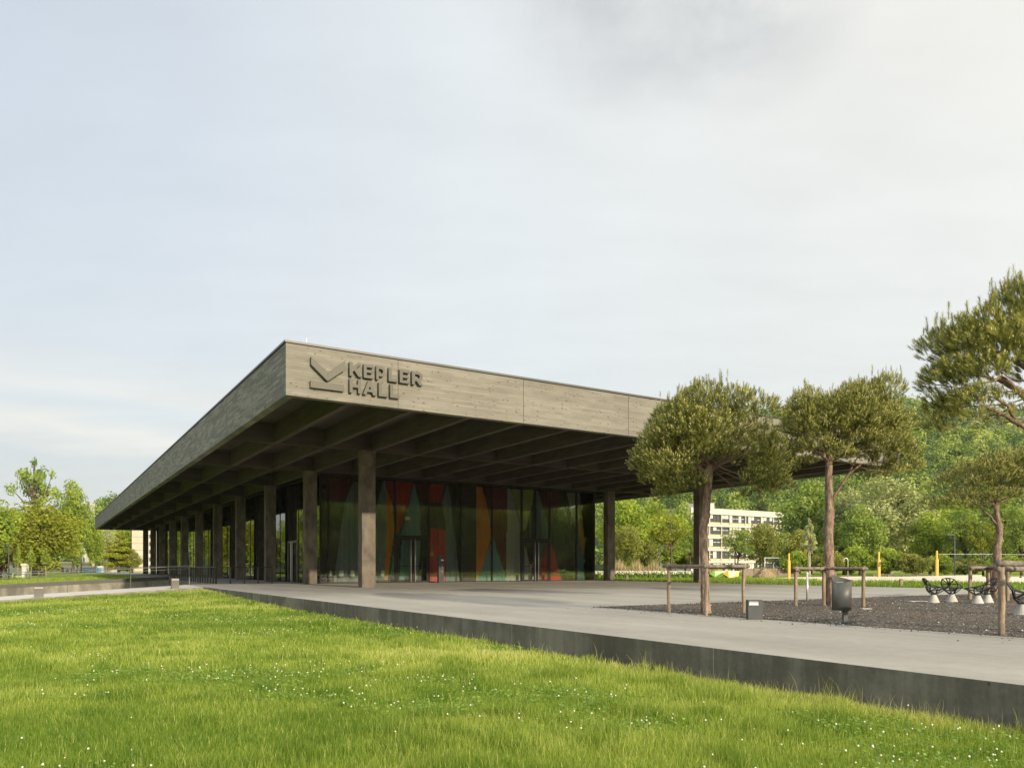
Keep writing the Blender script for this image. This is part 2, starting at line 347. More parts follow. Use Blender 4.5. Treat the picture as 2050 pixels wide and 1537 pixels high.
def glass_mat(name, tint=(0.90, 0.92, 0.89), ior=1.65):
    m, nt, b = new_mat(name); g = NT(nt); nt.nodes.remove(b)
    tr = g.N('ShaderNodeBsdfTransparent'); tr.inputs[0].default_value = (*tint, 1)
    gl = g.N('ShaderNodeBsdfGlossy'); gl.inputs['Roughness'].default_value = 0.0; gl.inputs[0].default_value = (0.92, 0.95, 0.92, 1)
    n = g.noise(g.coord('Object'), 0.6, 2); bp = g.N('ShaderNodeBump'); bp.inputs['Strength'].default_value = 0.05; bp.inputs['Distance'].default_value = 0.05
    g.L(n, bp.inputs['Height']); g.L(bp.outputs[0], gl.inputs['Normal'])
    fr = g.N('ShaderNodeFresnel'); fr.inputs[0].default_value = ior
    mx = g.N('ShaderNodeMixShader'); g.L(g.math('MULTIPLY', fr.outputs[0], 1.15, None, True), mx.inputs[0])
    g.L(tr.outputs[0], mx.inputs[1]); g.L(gl.outputs[0], mx.inputs[2]); g.L(mx.outputs[0], nt.nodes['Material Output'].inputs[0])
    return m
M['glass'] = glass_mat('window_glass')
def dark_glass():
    m, nt, b = new_mat('dark_window_glass'); b.inputs['Base Color'].default_value = (0.05, 0.055, 0.055, 1); b.inputs['Roughness'].default_value = 0.08; return m
M['dglass'] = dark_glass()

# terrace: pale screed on top, dark stained face below
def terrace_mats():
    m, nt, b = new_mat('terrace_concrete'); g = NT(nt)
    v = g.coord('Object', (1.0, 0.28, 1)); n1 = g.noise(v, 0.55, 8, 0.62); n2 = g.noise(g.coord('Object'), 4.5, 6, 0.7); n3 = g.noise(g.coord('Object'), 60, 3, 0.7)
    f = g.math('ADD', g.math('MULTIPLY_ADD', n1, 0.95, -0.08), g.math('MULTIPLY_ADD', n2, 0.42, -0.10))
    c = g.ramp(f, [(0.32, (0.245, 0.230, 0.202)), (0.55, (0.315, 0.298, 0.264)), (0.78, (0.385, 0.366, 0.328))])
    c = g.mix(0.45, c, g.ramp(n3, [(0.3, 0.5), (0.7, 1.05)]), 'MULTIPLY')
    vo = g.N('ShaderNodeTexVoronoi'); vo.inputs['Scale'].default_value = 1.7; g.L(g.coord('Object'), vo.inputs['Vector'])
    c = g.mix(g.math('MULTIPLY', g.math('LESS_THAN', vo.outputs['Distance'], 0.022), 0.8), c, (0.09, 0.08, 0.065))
    vo2 = g.N('ShaderNodeTexVoronoi'); vo2.inputs['Scale'].default_value = 0.9; g.L(g.coord('Object', (1, 1, 1), (0, 0, 1)), vo2.inputs['Vector'])
    c = g.mix(g.math('MULTIPLY', g.math('LESS_THAN', vo2.outputs['Distance'], 0.02), 0.6), c, (0.75, 0.73, 0.68))
    g.L(c, b.inputs['Base Color']); b.inputs['Roughness'].default_value = 0.8; b.inputs['Specular IOR Level'].default_value = 0.3; g.bump(n3, b, 0.15, 0.004)
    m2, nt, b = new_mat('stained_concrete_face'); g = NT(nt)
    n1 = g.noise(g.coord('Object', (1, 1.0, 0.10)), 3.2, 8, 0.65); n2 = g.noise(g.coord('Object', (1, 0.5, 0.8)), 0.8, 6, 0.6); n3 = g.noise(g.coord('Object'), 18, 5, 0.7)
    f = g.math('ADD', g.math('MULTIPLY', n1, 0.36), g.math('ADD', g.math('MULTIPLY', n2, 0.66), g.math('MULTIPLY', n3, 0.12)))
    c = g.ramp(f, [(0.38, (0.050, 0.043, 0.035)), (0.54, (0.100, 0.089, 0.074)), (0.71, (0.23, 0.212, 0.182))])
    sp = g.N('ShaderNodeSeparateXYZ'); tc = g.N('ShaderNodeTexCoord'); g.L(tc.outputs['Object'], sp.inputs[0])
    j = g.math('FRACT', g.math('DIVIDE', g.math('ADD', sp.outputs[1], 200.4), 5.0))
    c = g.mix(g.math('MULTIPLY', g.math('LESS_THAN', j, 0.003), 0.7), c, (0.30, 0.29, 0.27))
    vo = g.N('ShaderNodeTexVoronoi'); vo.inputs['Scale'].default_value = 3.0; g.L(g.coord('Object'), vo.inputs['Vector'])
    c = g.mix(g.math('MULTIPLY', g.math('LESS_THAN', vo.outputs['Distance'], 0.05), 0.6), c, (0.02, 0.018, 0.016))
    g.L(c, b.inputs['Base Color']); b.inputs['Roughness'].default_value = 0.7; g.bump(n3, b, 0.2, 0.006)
    return m, m2
M['terrace'], M['face'] = terrace_mats()
def ground_mat():
    m, nt, b = new_mat('turf_soil'); g = NT(nt)
    n1 = g.noise(g.coord('Object'), 0.35, 8, 0.6); n2 = g.noise(g.coord('Object'), 7, 6, 0.7)
    f = g.math('ADD', g.math('MULTIPLY', n1, 0.6), g.math('MULTIPLY', n2, 0.45))
    c = g.ramp(f, [(0.34, (0.085, 0.120, 0.014)), (0.52, (0.16, 0.215, 0.022)), (0.72, (0.23, 0.27, 0.04))])
    g.L(c, b.inputs['Base Color']); b.inputs['Roughness'].default_value = 0.95; b.inputs['Specular IOR Level'].default_value = 0.1
    g.bump(n2, b, 0.6, 0.05); return m
M['ground'] = ground_mat()
def gravel_mat():
    m, nt, b = new_mat('dark_gravel'); g = NT(nt)
    vo = g.N('ShaderNodeTexVoronoi'); vo.inputs['Scale'].default_value = 34; g.L(g.coord('Object'), vo.inputs['Vector'])
    sc = g.N('ShaderNodeSeparateColor'); g.L(vo.outputs['Color'], sc.inputs[0])
    c = g.ramp(sc.outputs[0], [(0.0, (0.014, 0.013, 0.013)), (0.5, (0.040, 0.037, 0.034)), (0.86, (0.095, 0.085, 0.072)), (0.93, (0.16, 0.10, 0.05)), (0.985, (0.5, 0.48, 0.44))])
    n = g.noise(g.coord('Object'), 0.7, 5, 0.6)
    c = g.mix(g.math('MULTIPLY_ADD', n, 2.4, -0.95, True), c, g.mix(0.5, c, (0.16, 0.105, 0.06)))
    g.L(c, b.inputs['Base Color']); b.inputs['Roughness'].default_value = 0.9
    g.bump(vo.outputs['Distance'], b, 1.0, 0.03); return m
M['gravel'] = gravel_mat()

def in_frame(o):                        # an object whose mesh is written as (b, a, z) of the hall
    o.location = (CX, CY, 0); o.rotation_euler = (0, 0, TH); return o
def smooth(t): t = np.clip(t, 0, 1); return t * t * (3 - 2 * t)
T_END = 31.3                            # right edge of the terrace
DECK_B = 2.0; PIT0, PIT1 = 22.3, 43.9
def lawn_z(b, a):
    t = smooth((np.asarray(a) + 4) / 20.0); bb = np.minimum(np.asarray(b), 0.0)
    z = -0.43 * (1 - t) + t * (-0.16 + 0.052 * np.maximum(bb, -14))
    return z
def ground_z(b, a):
    b = np.asarray(b, float); a = np.asarray(a, float)
    z = np.where(b > T_END + 0.02, -0.04, -0.6)
    left = b < 0.0
    z = np.where(left & (a < 16.35), lawn_z(b, a), z)
    z = np.where(left & (a >= 16.35) & (a < PIT0 + 0.1), -0.7 + 0.052 * np.maximum(b, -60), z)
    pit = (b < DECK_B - 0.05) & (a >= PIT0 + 0.1) & (a < PIT1 - 0.1)
    z = np.where(pit, -3.2, z)
    back = (b < DECK_B) & (a >= PIT1)
    z = np.where(back, -0.05 - 0.042 * np.clip(2 - b, 0, 45), z)
    far = (a > 150)
    z = np.where(far & (b >= DECK_B), -0.05, z)
    return z

# ------------------------------------------------------------------ ground
def build_ground():
    def axis(br, lo, hi, near, step0):
        s = set([lo, hi] + br); x = near
        k = 0; p = q = near; st = step0
        while p < hi or q > lo:
            if p < hi: s.add(round(p, 3))
            if q > lo: s.add(round(q, 3))
            p += st; q -= st; st *= 1.06
        return np.array(sorted(s))
    bs = axis([-0.001, 0.001, DECK_B - 0.06, DECK_B - 0.04, DECK_B + .001, T_END + 0.01, T_END + 0.03], -900, 1400, -3, 0.8)
    as_ = axis([16.34, 16.36, PIT0 + 0.09, PIT0 + 0.11, PIT1 - 0.11, PIT1 - 0.09, PIT1 + 0.001, 149.9, 150.1], -220, 1500, -4, 0.8)
    Bm, Am = np.meshgrid(bs, as_, indexing='ij')
    Z = ground_z(Bm, Am)
    V = np.stack([Bm, Am, Z], -1).reshape(-1, 3); nb, na = len(bs), len(as_)
    i, j = np.meshgrid(np.arange(nb - 1), np.arange(na - 1), indexing='ij'); k = (i * na + j).ravel()
    Fc = np.stack([k, k + na, k + na + 1, k + 1], -1)
    o = in_frame(np_mesh('ground', V, Fc, M['ground'])); tag(o, kind='structure')
build_ground()

# terrace and deck round the hall
def build_terrace():
    mb = MB()
    def slab(b0, b1, a0, a1, z0=-0.95, z1=0.0):
        k = len(mb.f); mb.box(b0, b1, a0, a1, z0, z1)
        for q in (k, k + 2, k + 3, k + 4, k + 5): mb.mi[q] = 1
    poly = [(0, -60), (T_END, -60), (T_END, 148), (DECK_B, 148), (DECK_B, 23.9), (0, 23.9)]
    n = len(poly)
    mb.add([(x, y, 0.0) for x, y in poly] + [(x, y, -0.95) for x, y in poly], [])
    mb.f.append(list(range(n))); mb.mi.append(0)
    for k in range(n):
        mb.f.append([k, n + k, n + (k + 1) % n, (k + 1) % n]); mb.mi.append(1)
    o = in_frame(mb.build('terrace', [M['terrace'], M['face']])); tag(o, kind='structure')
build_terrace()
# gravel bed let into the terrace, with loose stones
G_B0, G_B1, G_A0, G_A1 = 5.05, 26.0, -48.0, -11.35
def build_gravel():
    rng = np.random.default_rng(4)
    n = 14; bs = np.linspace(G_B0, G_B1, 60); as_ = np.linspace(G_A0, G_A1, 100)
    Bm, Am = np.meshgrid(bs, as_, indexing='ij')
    Z = 0.008 + 0.010 * rng.random(Bm.shape); Z[0, :] = Z[-1, :] = 0.004; Z[:, 0] = Z[:, -1] = 0.004
    V = np.stack([Bm, Am, Z], -1).reshape(-1, 3); nb, na = len(bs), len(as_)
    i, j = np.meshgrid(np.arange(nb - 1), np.arange(na - 1), indexing='ij'); k = (i * na + j).ravel()
    o = in_frame(np_mesh('gravel_bed', V, np.stack([k, k + na, k + na + 1, k + 1], -1), M['gravel'])); tag(o, kind='structure')
    # stones: small rough octahedra
    N = 26000
    a = G_A1 - 0.05 - (rng.random(N) ** 1.1) * 18; b = G_B0 + 0.04 + rng.random(N) * 17
    r = 0.006 + 0.011 * rng.random(N) ** 2; r *= 1 + 0.02 * (a + 30).clip(0)
    base = np.array([[1, 0, 0], [-1, 0, 0], [0, 1, 0], [0, -1, 0], [0, 0, 1], [0, 0, -1]], float)
    V = base[None] * r[:, None, None] * (0.6 + 0.8 * rng.random((N, 6, 1))); V[:, :, 2] *= 0.7
    V += np.stack([b, a, np.full(N, 0.016)], -1)[:, None, :]
    # a few kicked out on to the paving
    q = 700; V[:q] -= np.stack([b[:q], a[:q], np.zeros(q)], -1)[:, None, :]; e_ = rng.exponential(.22, q)
    V[:q] += np.stack([np.where(rng.random(q) < .6, G_B0 - e_, b[:q]), a[:q], np.full(q, -.008)], -1)[:, None, :]
    fs = np.array([[0, 2, 4], [2, 1, 4], [1, 3, 4], [3, 0, 4], [2, 0, 5], [1, 2, 5], [3, 1, 5], [0, 3, 5]])
    Fc = (np.arange(N) * 6)[:, None, None] + fs[None]
    t = rng.random(N); t = np.where(t > 0.985, 1.0, t * 0.73)
    m, nt, bb = new_mat('gravel_stones'); g = NT(nt); at_ = g.N('ShaderNodeAttribute'); at_.attribute_name = 'tint'
    g.L(g.ramp(at_.outputs['Fac'], [(0.0, (0.020, 0.020, 0.020)), (0.4, (0.060, 0.057, 0.053)), (0.60, (0.17, 0.125, 0.08)), (0.73, (0.22, 0.19, 0.15)), (0.9, (0.7, 0.68, 0.62))]), bb.inputs['Base Color']); bb.inputs['Roughness'].default_value = 0.85
    o = in_frame(np_mesh('loose_gravel', V.reshape(-1, 3), Fc.reshape(-1, 3), m, tint=np.repeat(t, 6)))
    tag(o, 'loose dark grey gravel with rusty and white stones in the tree bed', 'gravel', kind='stuff')
build_gravel()

# sloping walk beside the lawn, its kerb, the sunken ramp behind it
def build_walk():
    mb = MB(); n = 24; b0, b1 = 0.0, -46.0
    vs = []; 
    for k in range(n + 1):
        b = b0 + (b1 - b0) * k / n; z = 0.0 + 0.0555 * max(b, -40)
        vs += [(b, 16.38, z - 0.9), (b, 16.38, z), (b, PIT0, z), (b, PIT0, z - 3.6)]
    fs = []; mi = []
    for k in range(n):
        for e in range(3):
            p = k * 4 + e; fs.append((p, p + 1, p + 5, p + 4)); mi.append((1, 0, 1)[e])
    k0 = len(mb.f); mb.add(vs, fs); mb.mi = mi
    o = in_frame(mb.build('walkway', [M['walk'], M['kerb']])); tag(o, kind='structure')
M['walk'] = noisy('walk_concrete', (0.40, 0.385, 0.35), (0.50, 0.48, 0.44), 0.8, 0.85, 0.1, det=8)
M['kerb'] = noisy('kerb_concrete', (0.13, 0.115, 0.09), (0.26, 0.235, 0.19), 1.4, 0.9, 0.2, det=8)
build_walk()
def build_pit_wall():
    root = empty('retaining_wall', (CX, CY, 0), TH); tag(root, 'stained concrete retaining wall with dark steel edge across the sunken ramp', 'wall')
    n = 20; mb = MB(); mc = MB()
    zt = lambda b: 0.02 + 0.047 * max(b - 2, -45)
    bs = [DECK_B - 0.06 - k * 2.3 for k in range(n + 1)]
    for k in range(n):
        x0, x1 = bs[k], bs[k + 1]
        mb.add([(x0, PIT1 - .1, -3.4), (x1, PIT1 - .1, -3.4), (x1, PIT1 - .1, zt(x1)), (x0, PIT1 - .1, zt(x0)),
                (x0, PIT1 + .25, -3.4), (x1, PIT1 + .25, -3.4), (x1, PIT1 + .25, zt(x1)), (x0, PIT1 + .25, zt(x0))],
               [(0, 1, 2, 3), (5, 4, 7, 6), (3, 2, 6, 7)])
        mc.add([(x0, PIT1 - .13, zt(x0)), (x1, PIT1 - .13, zt(x1)), (x1, PIT1 - .13, zt(x1) + .27), (x0, PIT1 - .13, zt(x0) + .27),
                (x0, PIT1 + .27, zt(x0)), (x1, PIT1 + .27, zt(x1)), (x1, PIT1 + .27, zt(x1) + .27), (x0, PIT1 + .27, zt(x0) + .27)],
               [(0, 1, 2, 3), (5, 4, 7, 6), (3, 2, 6, 7)])
    mb.build('concrete_face', M['wall_conc'], root, fix=False); mc.build('steel_edge', M['dark'], root, fix=False)
    # side wall of the pit, under the deck
    m2 = MB(); m2.box(DECK_B - 0.045, DECK_B - 0.005, 23.92, PIT1 - 0.14, -3.3, -0.30)
    o = in_frame(m2.build('deck_wall', M['face'])); tag(o, 'dark concrete wall closing the sunken ramp below the hall deck', 'wall')
    return zt
wall_top = build_pit_wall()

# railings --------------------------------------------------------------
def railing(name, label, pts, post_every=2.5, h=1.05, rails=(1.05,), post_r=0.022, rail_r=0.024, slat=None, cable=False):
    root = empty(name, (CX, CY, 0), TH); tag(root, label, 'railing')
    path = [Vector(p) for p in pts]
    for k, rz in enumerate(rails):
        MB().tube([p + Vector((0, 0, rz)) for p in path], rail_r if k == 0 else rail_r * 0.6, 6).build('handrail' if k == 0 else 'lower_rail', M['rail'] if slat is None else M['dark'], root)
    for p, q in zip(path[:-1], path[1:]):
        L = (q - p).length; n = max(1, round(L / post_every))
        for k in range(n + 1):
            c = p.lerp(q, k / n)
            MB().box(c.x - post_r, c.x + post_r, c.y - post_r, c.y + post_r, c.z - 0.02, c.z + h - 0.02).build('post', M['rail'] if slat is None else M['dark'], root)
    if slat:
        mb = MB()
        for p, q in zip(path[:-1], path[1:]):
            L = (q - p).length; n = round(L / slat)
            for k in range(1, n):
                c = p.lerp(q, k / n); mb.box(c.x - .012, c.x + .012, c.y - .012, c.y + .012, c.z + 0.05, c.z + h - 0.03)
        if mb.v: mb.build('balusters', M['dark'], root)
    return root
wz = lambda b: 0.0555 * b
# five posts seen along the far side of the walk
railing('walk_railing', 'slender grey railing on the far edge of the sloping walk', [(0.2 - k * 3.2, PIT0 - 0.15, wz(0.2 - k * 3.2)) for k in range(13)], 3.2, 1.15, (1.15, 0.98), 0.018)
railing('ramp_railing', 'thin dark railing along the top of the stained retaining wall', [(1.8 - k * 2.9, PIT1 + 0.08, wall_top(1.8 - k * 2.9) + 0.27) for k in range(14)], 2.9, 0.92, (0.92,), 0.014)
railing('deck_railing', 'dark balustrade with close uprights along the hall deck edge', [(DECK_B + 0.08, PIT1, 0), (DECK_B + 0.08, 24.0, 0), (5.6, 24.0, 0)], 0.95, 1.08, (1.08,), 0.042, 0.03, slat=None).name
for o in [c for c in bpy.data.objects if c.parent and c.parent.name.startswith('deck_railing')]:
    o.data.materials[0] = M['dark']

# ------------------------------------------------------------------ the hall
hall = empty('sports_hall', (CX, CY, 0), TH)
tag(hall, 'long dark timber hall with deep overhanging roof and glass walls', 'building')
def build_hall():
    P = hall; T = 0.34
    zt = ZB + FH
    # fascia boards, one part per side, mitred at the corners
    def fascia(pts, mat='fascia'):
        mb = MB(); mb.add([(x, y, ZB) for x, y in pts] + [(x, y, zt) for x, y in pts], [(3, 2, 1, 0), (4, 5, 6, 7), (0, 1, 5, 4), (1, 2, 6, 5), (2, 3, 7, 6), (3, 0, 4, 7)])
        return mb.build('fascia', M[mat], P, fix=False)
    e = 0.004
    fascia([(e, 0), (WW - e, 0), (WW - T - e, T), (T + e, T)])
    fascia([(0, LL - e), (0, e), (T, T + e), (T, LL - T - e)], 'fascia_side')
    fascia([(WW, e), (WW, LL - e), (WW - T, LL - T - e), (WW - T, T + e)])
    fascia([(WW - e, LL), (e, LL), (T + e, LL - T), (WW - T - e, LL - T)])
    # panel joints: thin dark grooves standing in the boards
    b = on_a(1258, 800, 0)[0]
    for x in [on_a(u, 800, 0)[0] for u in (797, 1048, 1258)] + [b + 5.35 * k for k in range(1, 5)]:
        MB().box(x - .012, x + .012, -0.004, 0.0, ZB + .01, zt - .01).build('panel_joint', M['dark'], P)
    for k in range(1, 22): MB().box(-0.004, 0.0, 5.1 * k - .01, 5.1 * k + .01, ZB + .01, zt - .01).build('panel_joint', M['dark'], P)
    # metal roof edge
    mb = MB(); c = 0.035
    for (x0, x1, y0, y1) in ((-c, WW + c, -c, 0.30), (-c, 0.30, 0.30, LL - .30), (WW - .30, WW + c, .30, LL - .30), (-c, WW + c, LL - .30, LL + c)):
        mb.box(x0, x1, y0, y1, zt + 0.035, zt + 0.115)
    mb.build('roof_edge', M['cap'], P)
    mb = MB(); mb.box(0.02, WW - .02, 0.02, LL - .02, zt + 0.001, zt + 0.034); mb.build('roof_membrane', M['dark'], P)
    mb = MB(); mb.box(T + .001, WW - T - .001, T + .001, LL - T - .001, ZB + 0.95, ZB + 1.10); mb.build('soffit', M['soffit'], P)
    # lightning rods on the roof
    for bb, aa in ((1.2, 1.5), (12, 2.0)):
        MB().tube([(bb, aa, zt + .03), (bb, aa, zt + .75)], [.008, .004], 5).build('lightning_rod', M['steel'], P)
    # beams running away, then cross beams 3 mm lower
    k = 0; b = 2.5; bw = 0.13
    while b < WW - 1.5:
        MB().box(b - bw, b + bw, T + .002, LL - T - .002, ZB + .006, ZB + .949).build('beam', M['beam'], P); b += 2.57
    for i in range(11):
        a = A0 + 0.28 + SP * i
        MB().box(T + .002, WW - T - .002, a - .10, a + .10, ZB + .002, ZB + .94).build('cross_beam', M['soffit'], P)
    # columns
    for i in range(11):
        for x0 in (B0, WW - B0 + .45):
            mb = MB(); a = A0 + SP * i; mb.box(x0, x0 + 0.76, a, a + 0.56, -0.02, ZB + .01); mb.build('column', M['column'], P, bevel=0.012)
    # floor inside
    mb = MB(); mb.box(GB0, GB1, GA, 108, 0.0, 0.012); mb.build('hall_floor', M['hallfloor'], P)
    # inner core of the hall, warm boarding
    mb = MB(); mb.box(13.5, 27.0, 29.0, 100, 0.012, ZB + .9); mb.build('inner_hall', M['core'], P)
    # glass front
    mul = [GB0, 8.62, 11.0, 13.35, 15.9, 18.46, 21.08, 23.7, 26.3, 28.9, GB1]
    doors = {(3, 4), (7, 8)}
    zd = 3.13
    for k in range(len(mul) - 1):
        x0, x1 = mul[k] + 0.04, mul[k + 1] - 0.04
        z0 = 0.06
        if (k, k + 1) in doors: z0 = zd + 0.10
        MB().box(x0, x1, GA + .02, GA + .045, z0, ZB - 0.12).build('glass_panel', M['glass'], P)
    for k, x in enumerate(mul):
        MB().box(x - .05, x + .05, GA - .03, GA + .14, 0.0, ZB - .002).build('mullion', M['frame'], P)
    for k in range(len(mul) - 1):
        MB().box(mul[k] + .052, mul[k + 1] - .052, GA - .025, GA + .12, ZB - .13, ZB - .004).build('head_rail', M['frame'], P)
        mb = MB()
        if (k, k + 1) not in doors: mb.box(mul[k] + .052, mul[k + 1] - .052, GA - .025, GA + .12, 0.0, 0.07)
        else: mb.box(mul[k] + .052, mul[k + 1] - .052, GA - .025, GA + .12, zd, zd + .16)
        mb.build('frame_rail', M['frame'], P)
    for (i, j) in sorted(doors):
        xm = (mul[i] + mul[j]) / 2
        for s, (x0, x1) in ((-1, (mul[i] + .055, xm - .004)), (1, (xm + .004, mul[j] - .055))):
            mb = MB(); fw = 0.15
            mb.box(x0, x0 + fw, GA - .03, GA + .05, .01, zd - .003); mb.box(x1 - fw, x1, GA - .03, GA + .05, .01, zd - .003)
            mb.box(x0 + fw, x1 - fw, GA - .03, GA + .05, zd - .18, zd - .003); mb.box(x0 + fw, x1 - fw, GA - .03, GA + .05, .01, .14)
            d = mb.build('door', M['frame'], P)
            MB().box(x0 + fw, x1 - fw, GA, GA + .02, .14, zd - .18).build('pane', M['glass'], d)
            MB().box(x0 + fw, x1 - fw, GA + .06, GA + .10, 1.12, 1.16).build('push_bar', M['frame'], d)
            h = MB(); xh = xm + s * 0.155
            h.tube([(xh, GA - .11, .05), (xh, GA - .11, zd - .12)], .032, 8)
            for zz in (.3, 1.5, zd - .4): h.tube([(xh, GA - .11, zz), (xh, GA - .03, zz)], .012, 6)
            h.build('handle', M['steel'], d, smooth=True)
    # glass long side
    n = 34; d = (104.0 - GA) / n
    for k in range(n):
        a0 = GA + .16 + k * d
        MB().box(GB0 - .01, GB0 + .015, a0, a0 + d - .05, 0.06, ZB - .1).build('glass_panel', M['glass'], P)
        MB().box(GB0 - .04, GB0 + .10, a0 + d - .05, a0 + d, 0.0, ZB - .002).build('mullion', M['frame'], P)
    MB().box(GB0 - .03, GB0 + .08, GA + .15, 104, 0.0, 0.058).build('sill_rail', M['frame'], P)
    MB().box(GB0 - .03, GB0 + .08, GA + .15, 104, ZB - .098, ZB - .004).build('head_rail', M['frame'], P)
    # door in the long side, seen edge on
    a1 = on_b(578, 1120, GB0)[0]; a0 = a1 - 2.4
    mb = MB(); zz = 3.0
    mb.box(GB0 - .09, GB0 - .045, a0, a0 + .12, .01, zz); mb.box(GB0 - .09, GB0 - .045, a1 - .12, a1, .01, zz); mb.box(GB0 - .09, GB0 - .045, a0 + .12, a1 - .12, zz - .16, zz)
    dd = mb.build('door', M['rail'], P)
    for q in (.35, .50): MB().tube([(GB0 - .17, a0 + (a1 - a0) * q + .1, .05), (GB0 - .17, a0 + (a1 - a0) * q + .1, zz - .1)], .02, 6).build('handle', M['steel'], dd)
    # back and right hand walls close the volume with glass
    MB().box(GB1 - .02, GB1 + .01, GA + .2, 104, .06, ZB - .01).build('side_glazing', M['glass'], P)
    MB().box(GB0 + .1, GB1 - .1, 103.9, 103.93, .06, ZB - .01).build('rear_glazing', M['glass'], P)
    # small exit sign over the left door, warning triangle on the glass
    b0_, z0_ = on_a(811.5, 1040, GA + .5); b1_, z1_ = on_a(821, 1034, GA + .5)
    MB().box(b0_, b1_, GA + .5, GA + .56, z0_, z1_).build('exit_sign', M['pale_yellow'], P)
    bw_, zw_ = on_a(865, 1107, GA)
    mb = MB(); s = .13
    for (p, q) in (((-s, -s), (s, -s)), ((s, -s), (0, s)), ((0, s), (-s, -s))):
        d2 = Vector((q[0] - p[0], 0, q[1] - p[1])); mb.tube([(bw_ + p[0], GA + .012, zw_ + p[1]), (bw_ + q[0], GA + .012, zw_ + q[1])], .018, 5)
    mb.build('warning_triangle', M['yellow'], P)
M['hallfloor'] = noisy('hall_floor', (0.17, 0.14, 0.11), (0.22, 0.185, 0.15), 1, 0.35, 0)
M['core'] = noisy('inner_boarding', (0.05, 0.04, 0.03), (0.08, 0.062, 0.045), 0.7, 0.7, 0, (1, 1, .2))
build_hall()

# sign on the front fascia ------------------------------------------------
def build_sign():
    ox, oy, sc = 600, 690, 280 / 2050.0
    def U(x, y): return on_a(ox + x * sc, oy + y * sc, -0.06)
    d0, d1 = -0.165, -0.035
    mb = MB()
    v = [U(155, 182), U(403, 413), U(656, 236), U(647, 380), U(397, 543), U(155, 297)]
    mb.prism([v[0], v[1], v[4], v[5]], d0, d1); 
    mb2 = MB(); mb2.prism([v[1], v[2], v[3], v[4]], d0 - 0.012, d1)
    t = U(150, 530); b_ = U(150, 630); r = U(640, 600)
    zt_, zb_ = t[1], b_[1]; x0, x1 = t[0], r[0]
    mb3 = MB(); vtip = v[4]
    mb3.prism([(x0, zb_), (x1, zb_), (x1, zt_), (x0, zt_)], d0 + .02, d1)
    sg = empty('sign', (0, 0, 0)); sg.parent = hall
    sg['label'] = 'raised metal sign reading KEPLER HALL with an angular emblem on the front fascia'
    mb.build('emblem', M['sign'], sg, bevel=.003); mb2.build('emblem', M['sign'], sg, bevel=.003); mb3.build('emblem', M['sign'], sg, bevel=.003)
    t_ = 0.245   # stroke
    G = {
     'K': [[(0, 0), (t_, 0), (t_, .30), (.36, .42), (.70, 0), (1.0, 0), (.52, .60), (.98, 1), (.68, 1), (t_, .60), (t_, 1), (0, 1)]],
     'E': [[(0, 0), (1, 0), (1, .21), (.3, .21), (.3, .40), (.9, .40), (.9, .60), (.3, .60), (.3, .79), (.98, .79), (.98, 1), (0, 1)]],
     'L': [[(0, 0), (1, 0), (1, .22), (.31, .22), (.31, 1), (0, 1)]],
     'H': [[(0, 0), (t_ + .02, 0), (t_ + .02, .39), (.735, .39), (.735, 0), (1, 0), (1, 1), (.735, 1), (.735, .61), (t_ + .02, .61), (t_ + .02, 1), (0, 1)]],
     'A': [[(0, 0), (.245, 0), (.33, .20), (.67, .20), (.755, 0), (1, 0), (.62, 1), (.38, 1)], [(.41, .39), (.5, .63), (.59, .39)]],
    }
    def bowl(cx, cy, rx, ry, n=10): return [(cx + rx * math.cos(PI / 2 - PI * k / n), cy + ry * math.sin(PI / 2 - PI * k / n)) for k in range(n + 1)]
    G['P'] = [[(0, 0), (.27, 0), (.27, .26)] + bowl(.56, .63, .42, .37)[::-1] + [(0, 1)], [(.27, .47), (.27, .79)] + bowl(.54, .63, .18, .16)]
    G['R'] = [[(0, 0), (.27, 0), (.27, .28), (.44, .28), (.70, 0), (1.0, 0), (.72, .33)] + bowl(.56, .65, .42, .35)[::-1][1:] + [(0, 1)], [(.27, .50), (.27, .79)] + bowl(.54, .645, .18, .145)]
    zt1, zb1 = U(722, 258)[1], U(722, 461)[1]; zt2, zb2 = U(720, 500)[1], U(720, 704)[1]
    rows = [('K', 718, 905, 1), ('E', 925, 1068, 1), ('P', 1108, 1245, 1), ('L', 1290, 1425, 1), ('E', 1452, 1597, 1), ('R', 1630, 1790, 1),
            ('H', 718, 887, 2), ('A', 915, 1112, 2), ('L', 1145, 1282, 2), ('L', 1312, 1448, 2)]
    for ch, xa, xb, row in rows:
        ym = (258 + (xa - 718) * .118 + 100) if row == 1 else (600 + (xa - 718) * .118)
        ba = U(xa, ym)[0]; bb = U(xb, ym)[0]; z1, z0 = (zt1, zb1) if row == 1 else (zt2, zb2)
        cu = bpy.data.curves.new('letter', 'CURVE'); cu.dimensions = '2D'; cu.fill_mode = 'BOTH'; cu.extrude = 0.065; cu.bevel_depth = 0.0
        for loop in G[ch]:
            sp = cu.splines.new('POLY'); sp.points.add(len(loop) - 1); sp.use_cyclic_u = True
            for q, (x, y) in zip(sp.points, loop): q.co = (ba + x * (bb - ba), z0 + y * (z1 - z0), 0, 1)
        tmp = bpy.data.objects.new('letter_outline', cu)
        me = bpy.data.meshes.new_from_object(tmp); bpy.data.objects.remove(tmp); bpy.data.curves.remove(cu)
        for vv in me.vertices: x, y, z = vv.co; vv.co = (x, -0.10 - z, y)
        me.flip_normals() if False else None
        o = link('letter', me, M['sign'], sg); o['label'] = 'metal letter ' + ch
build_sign()

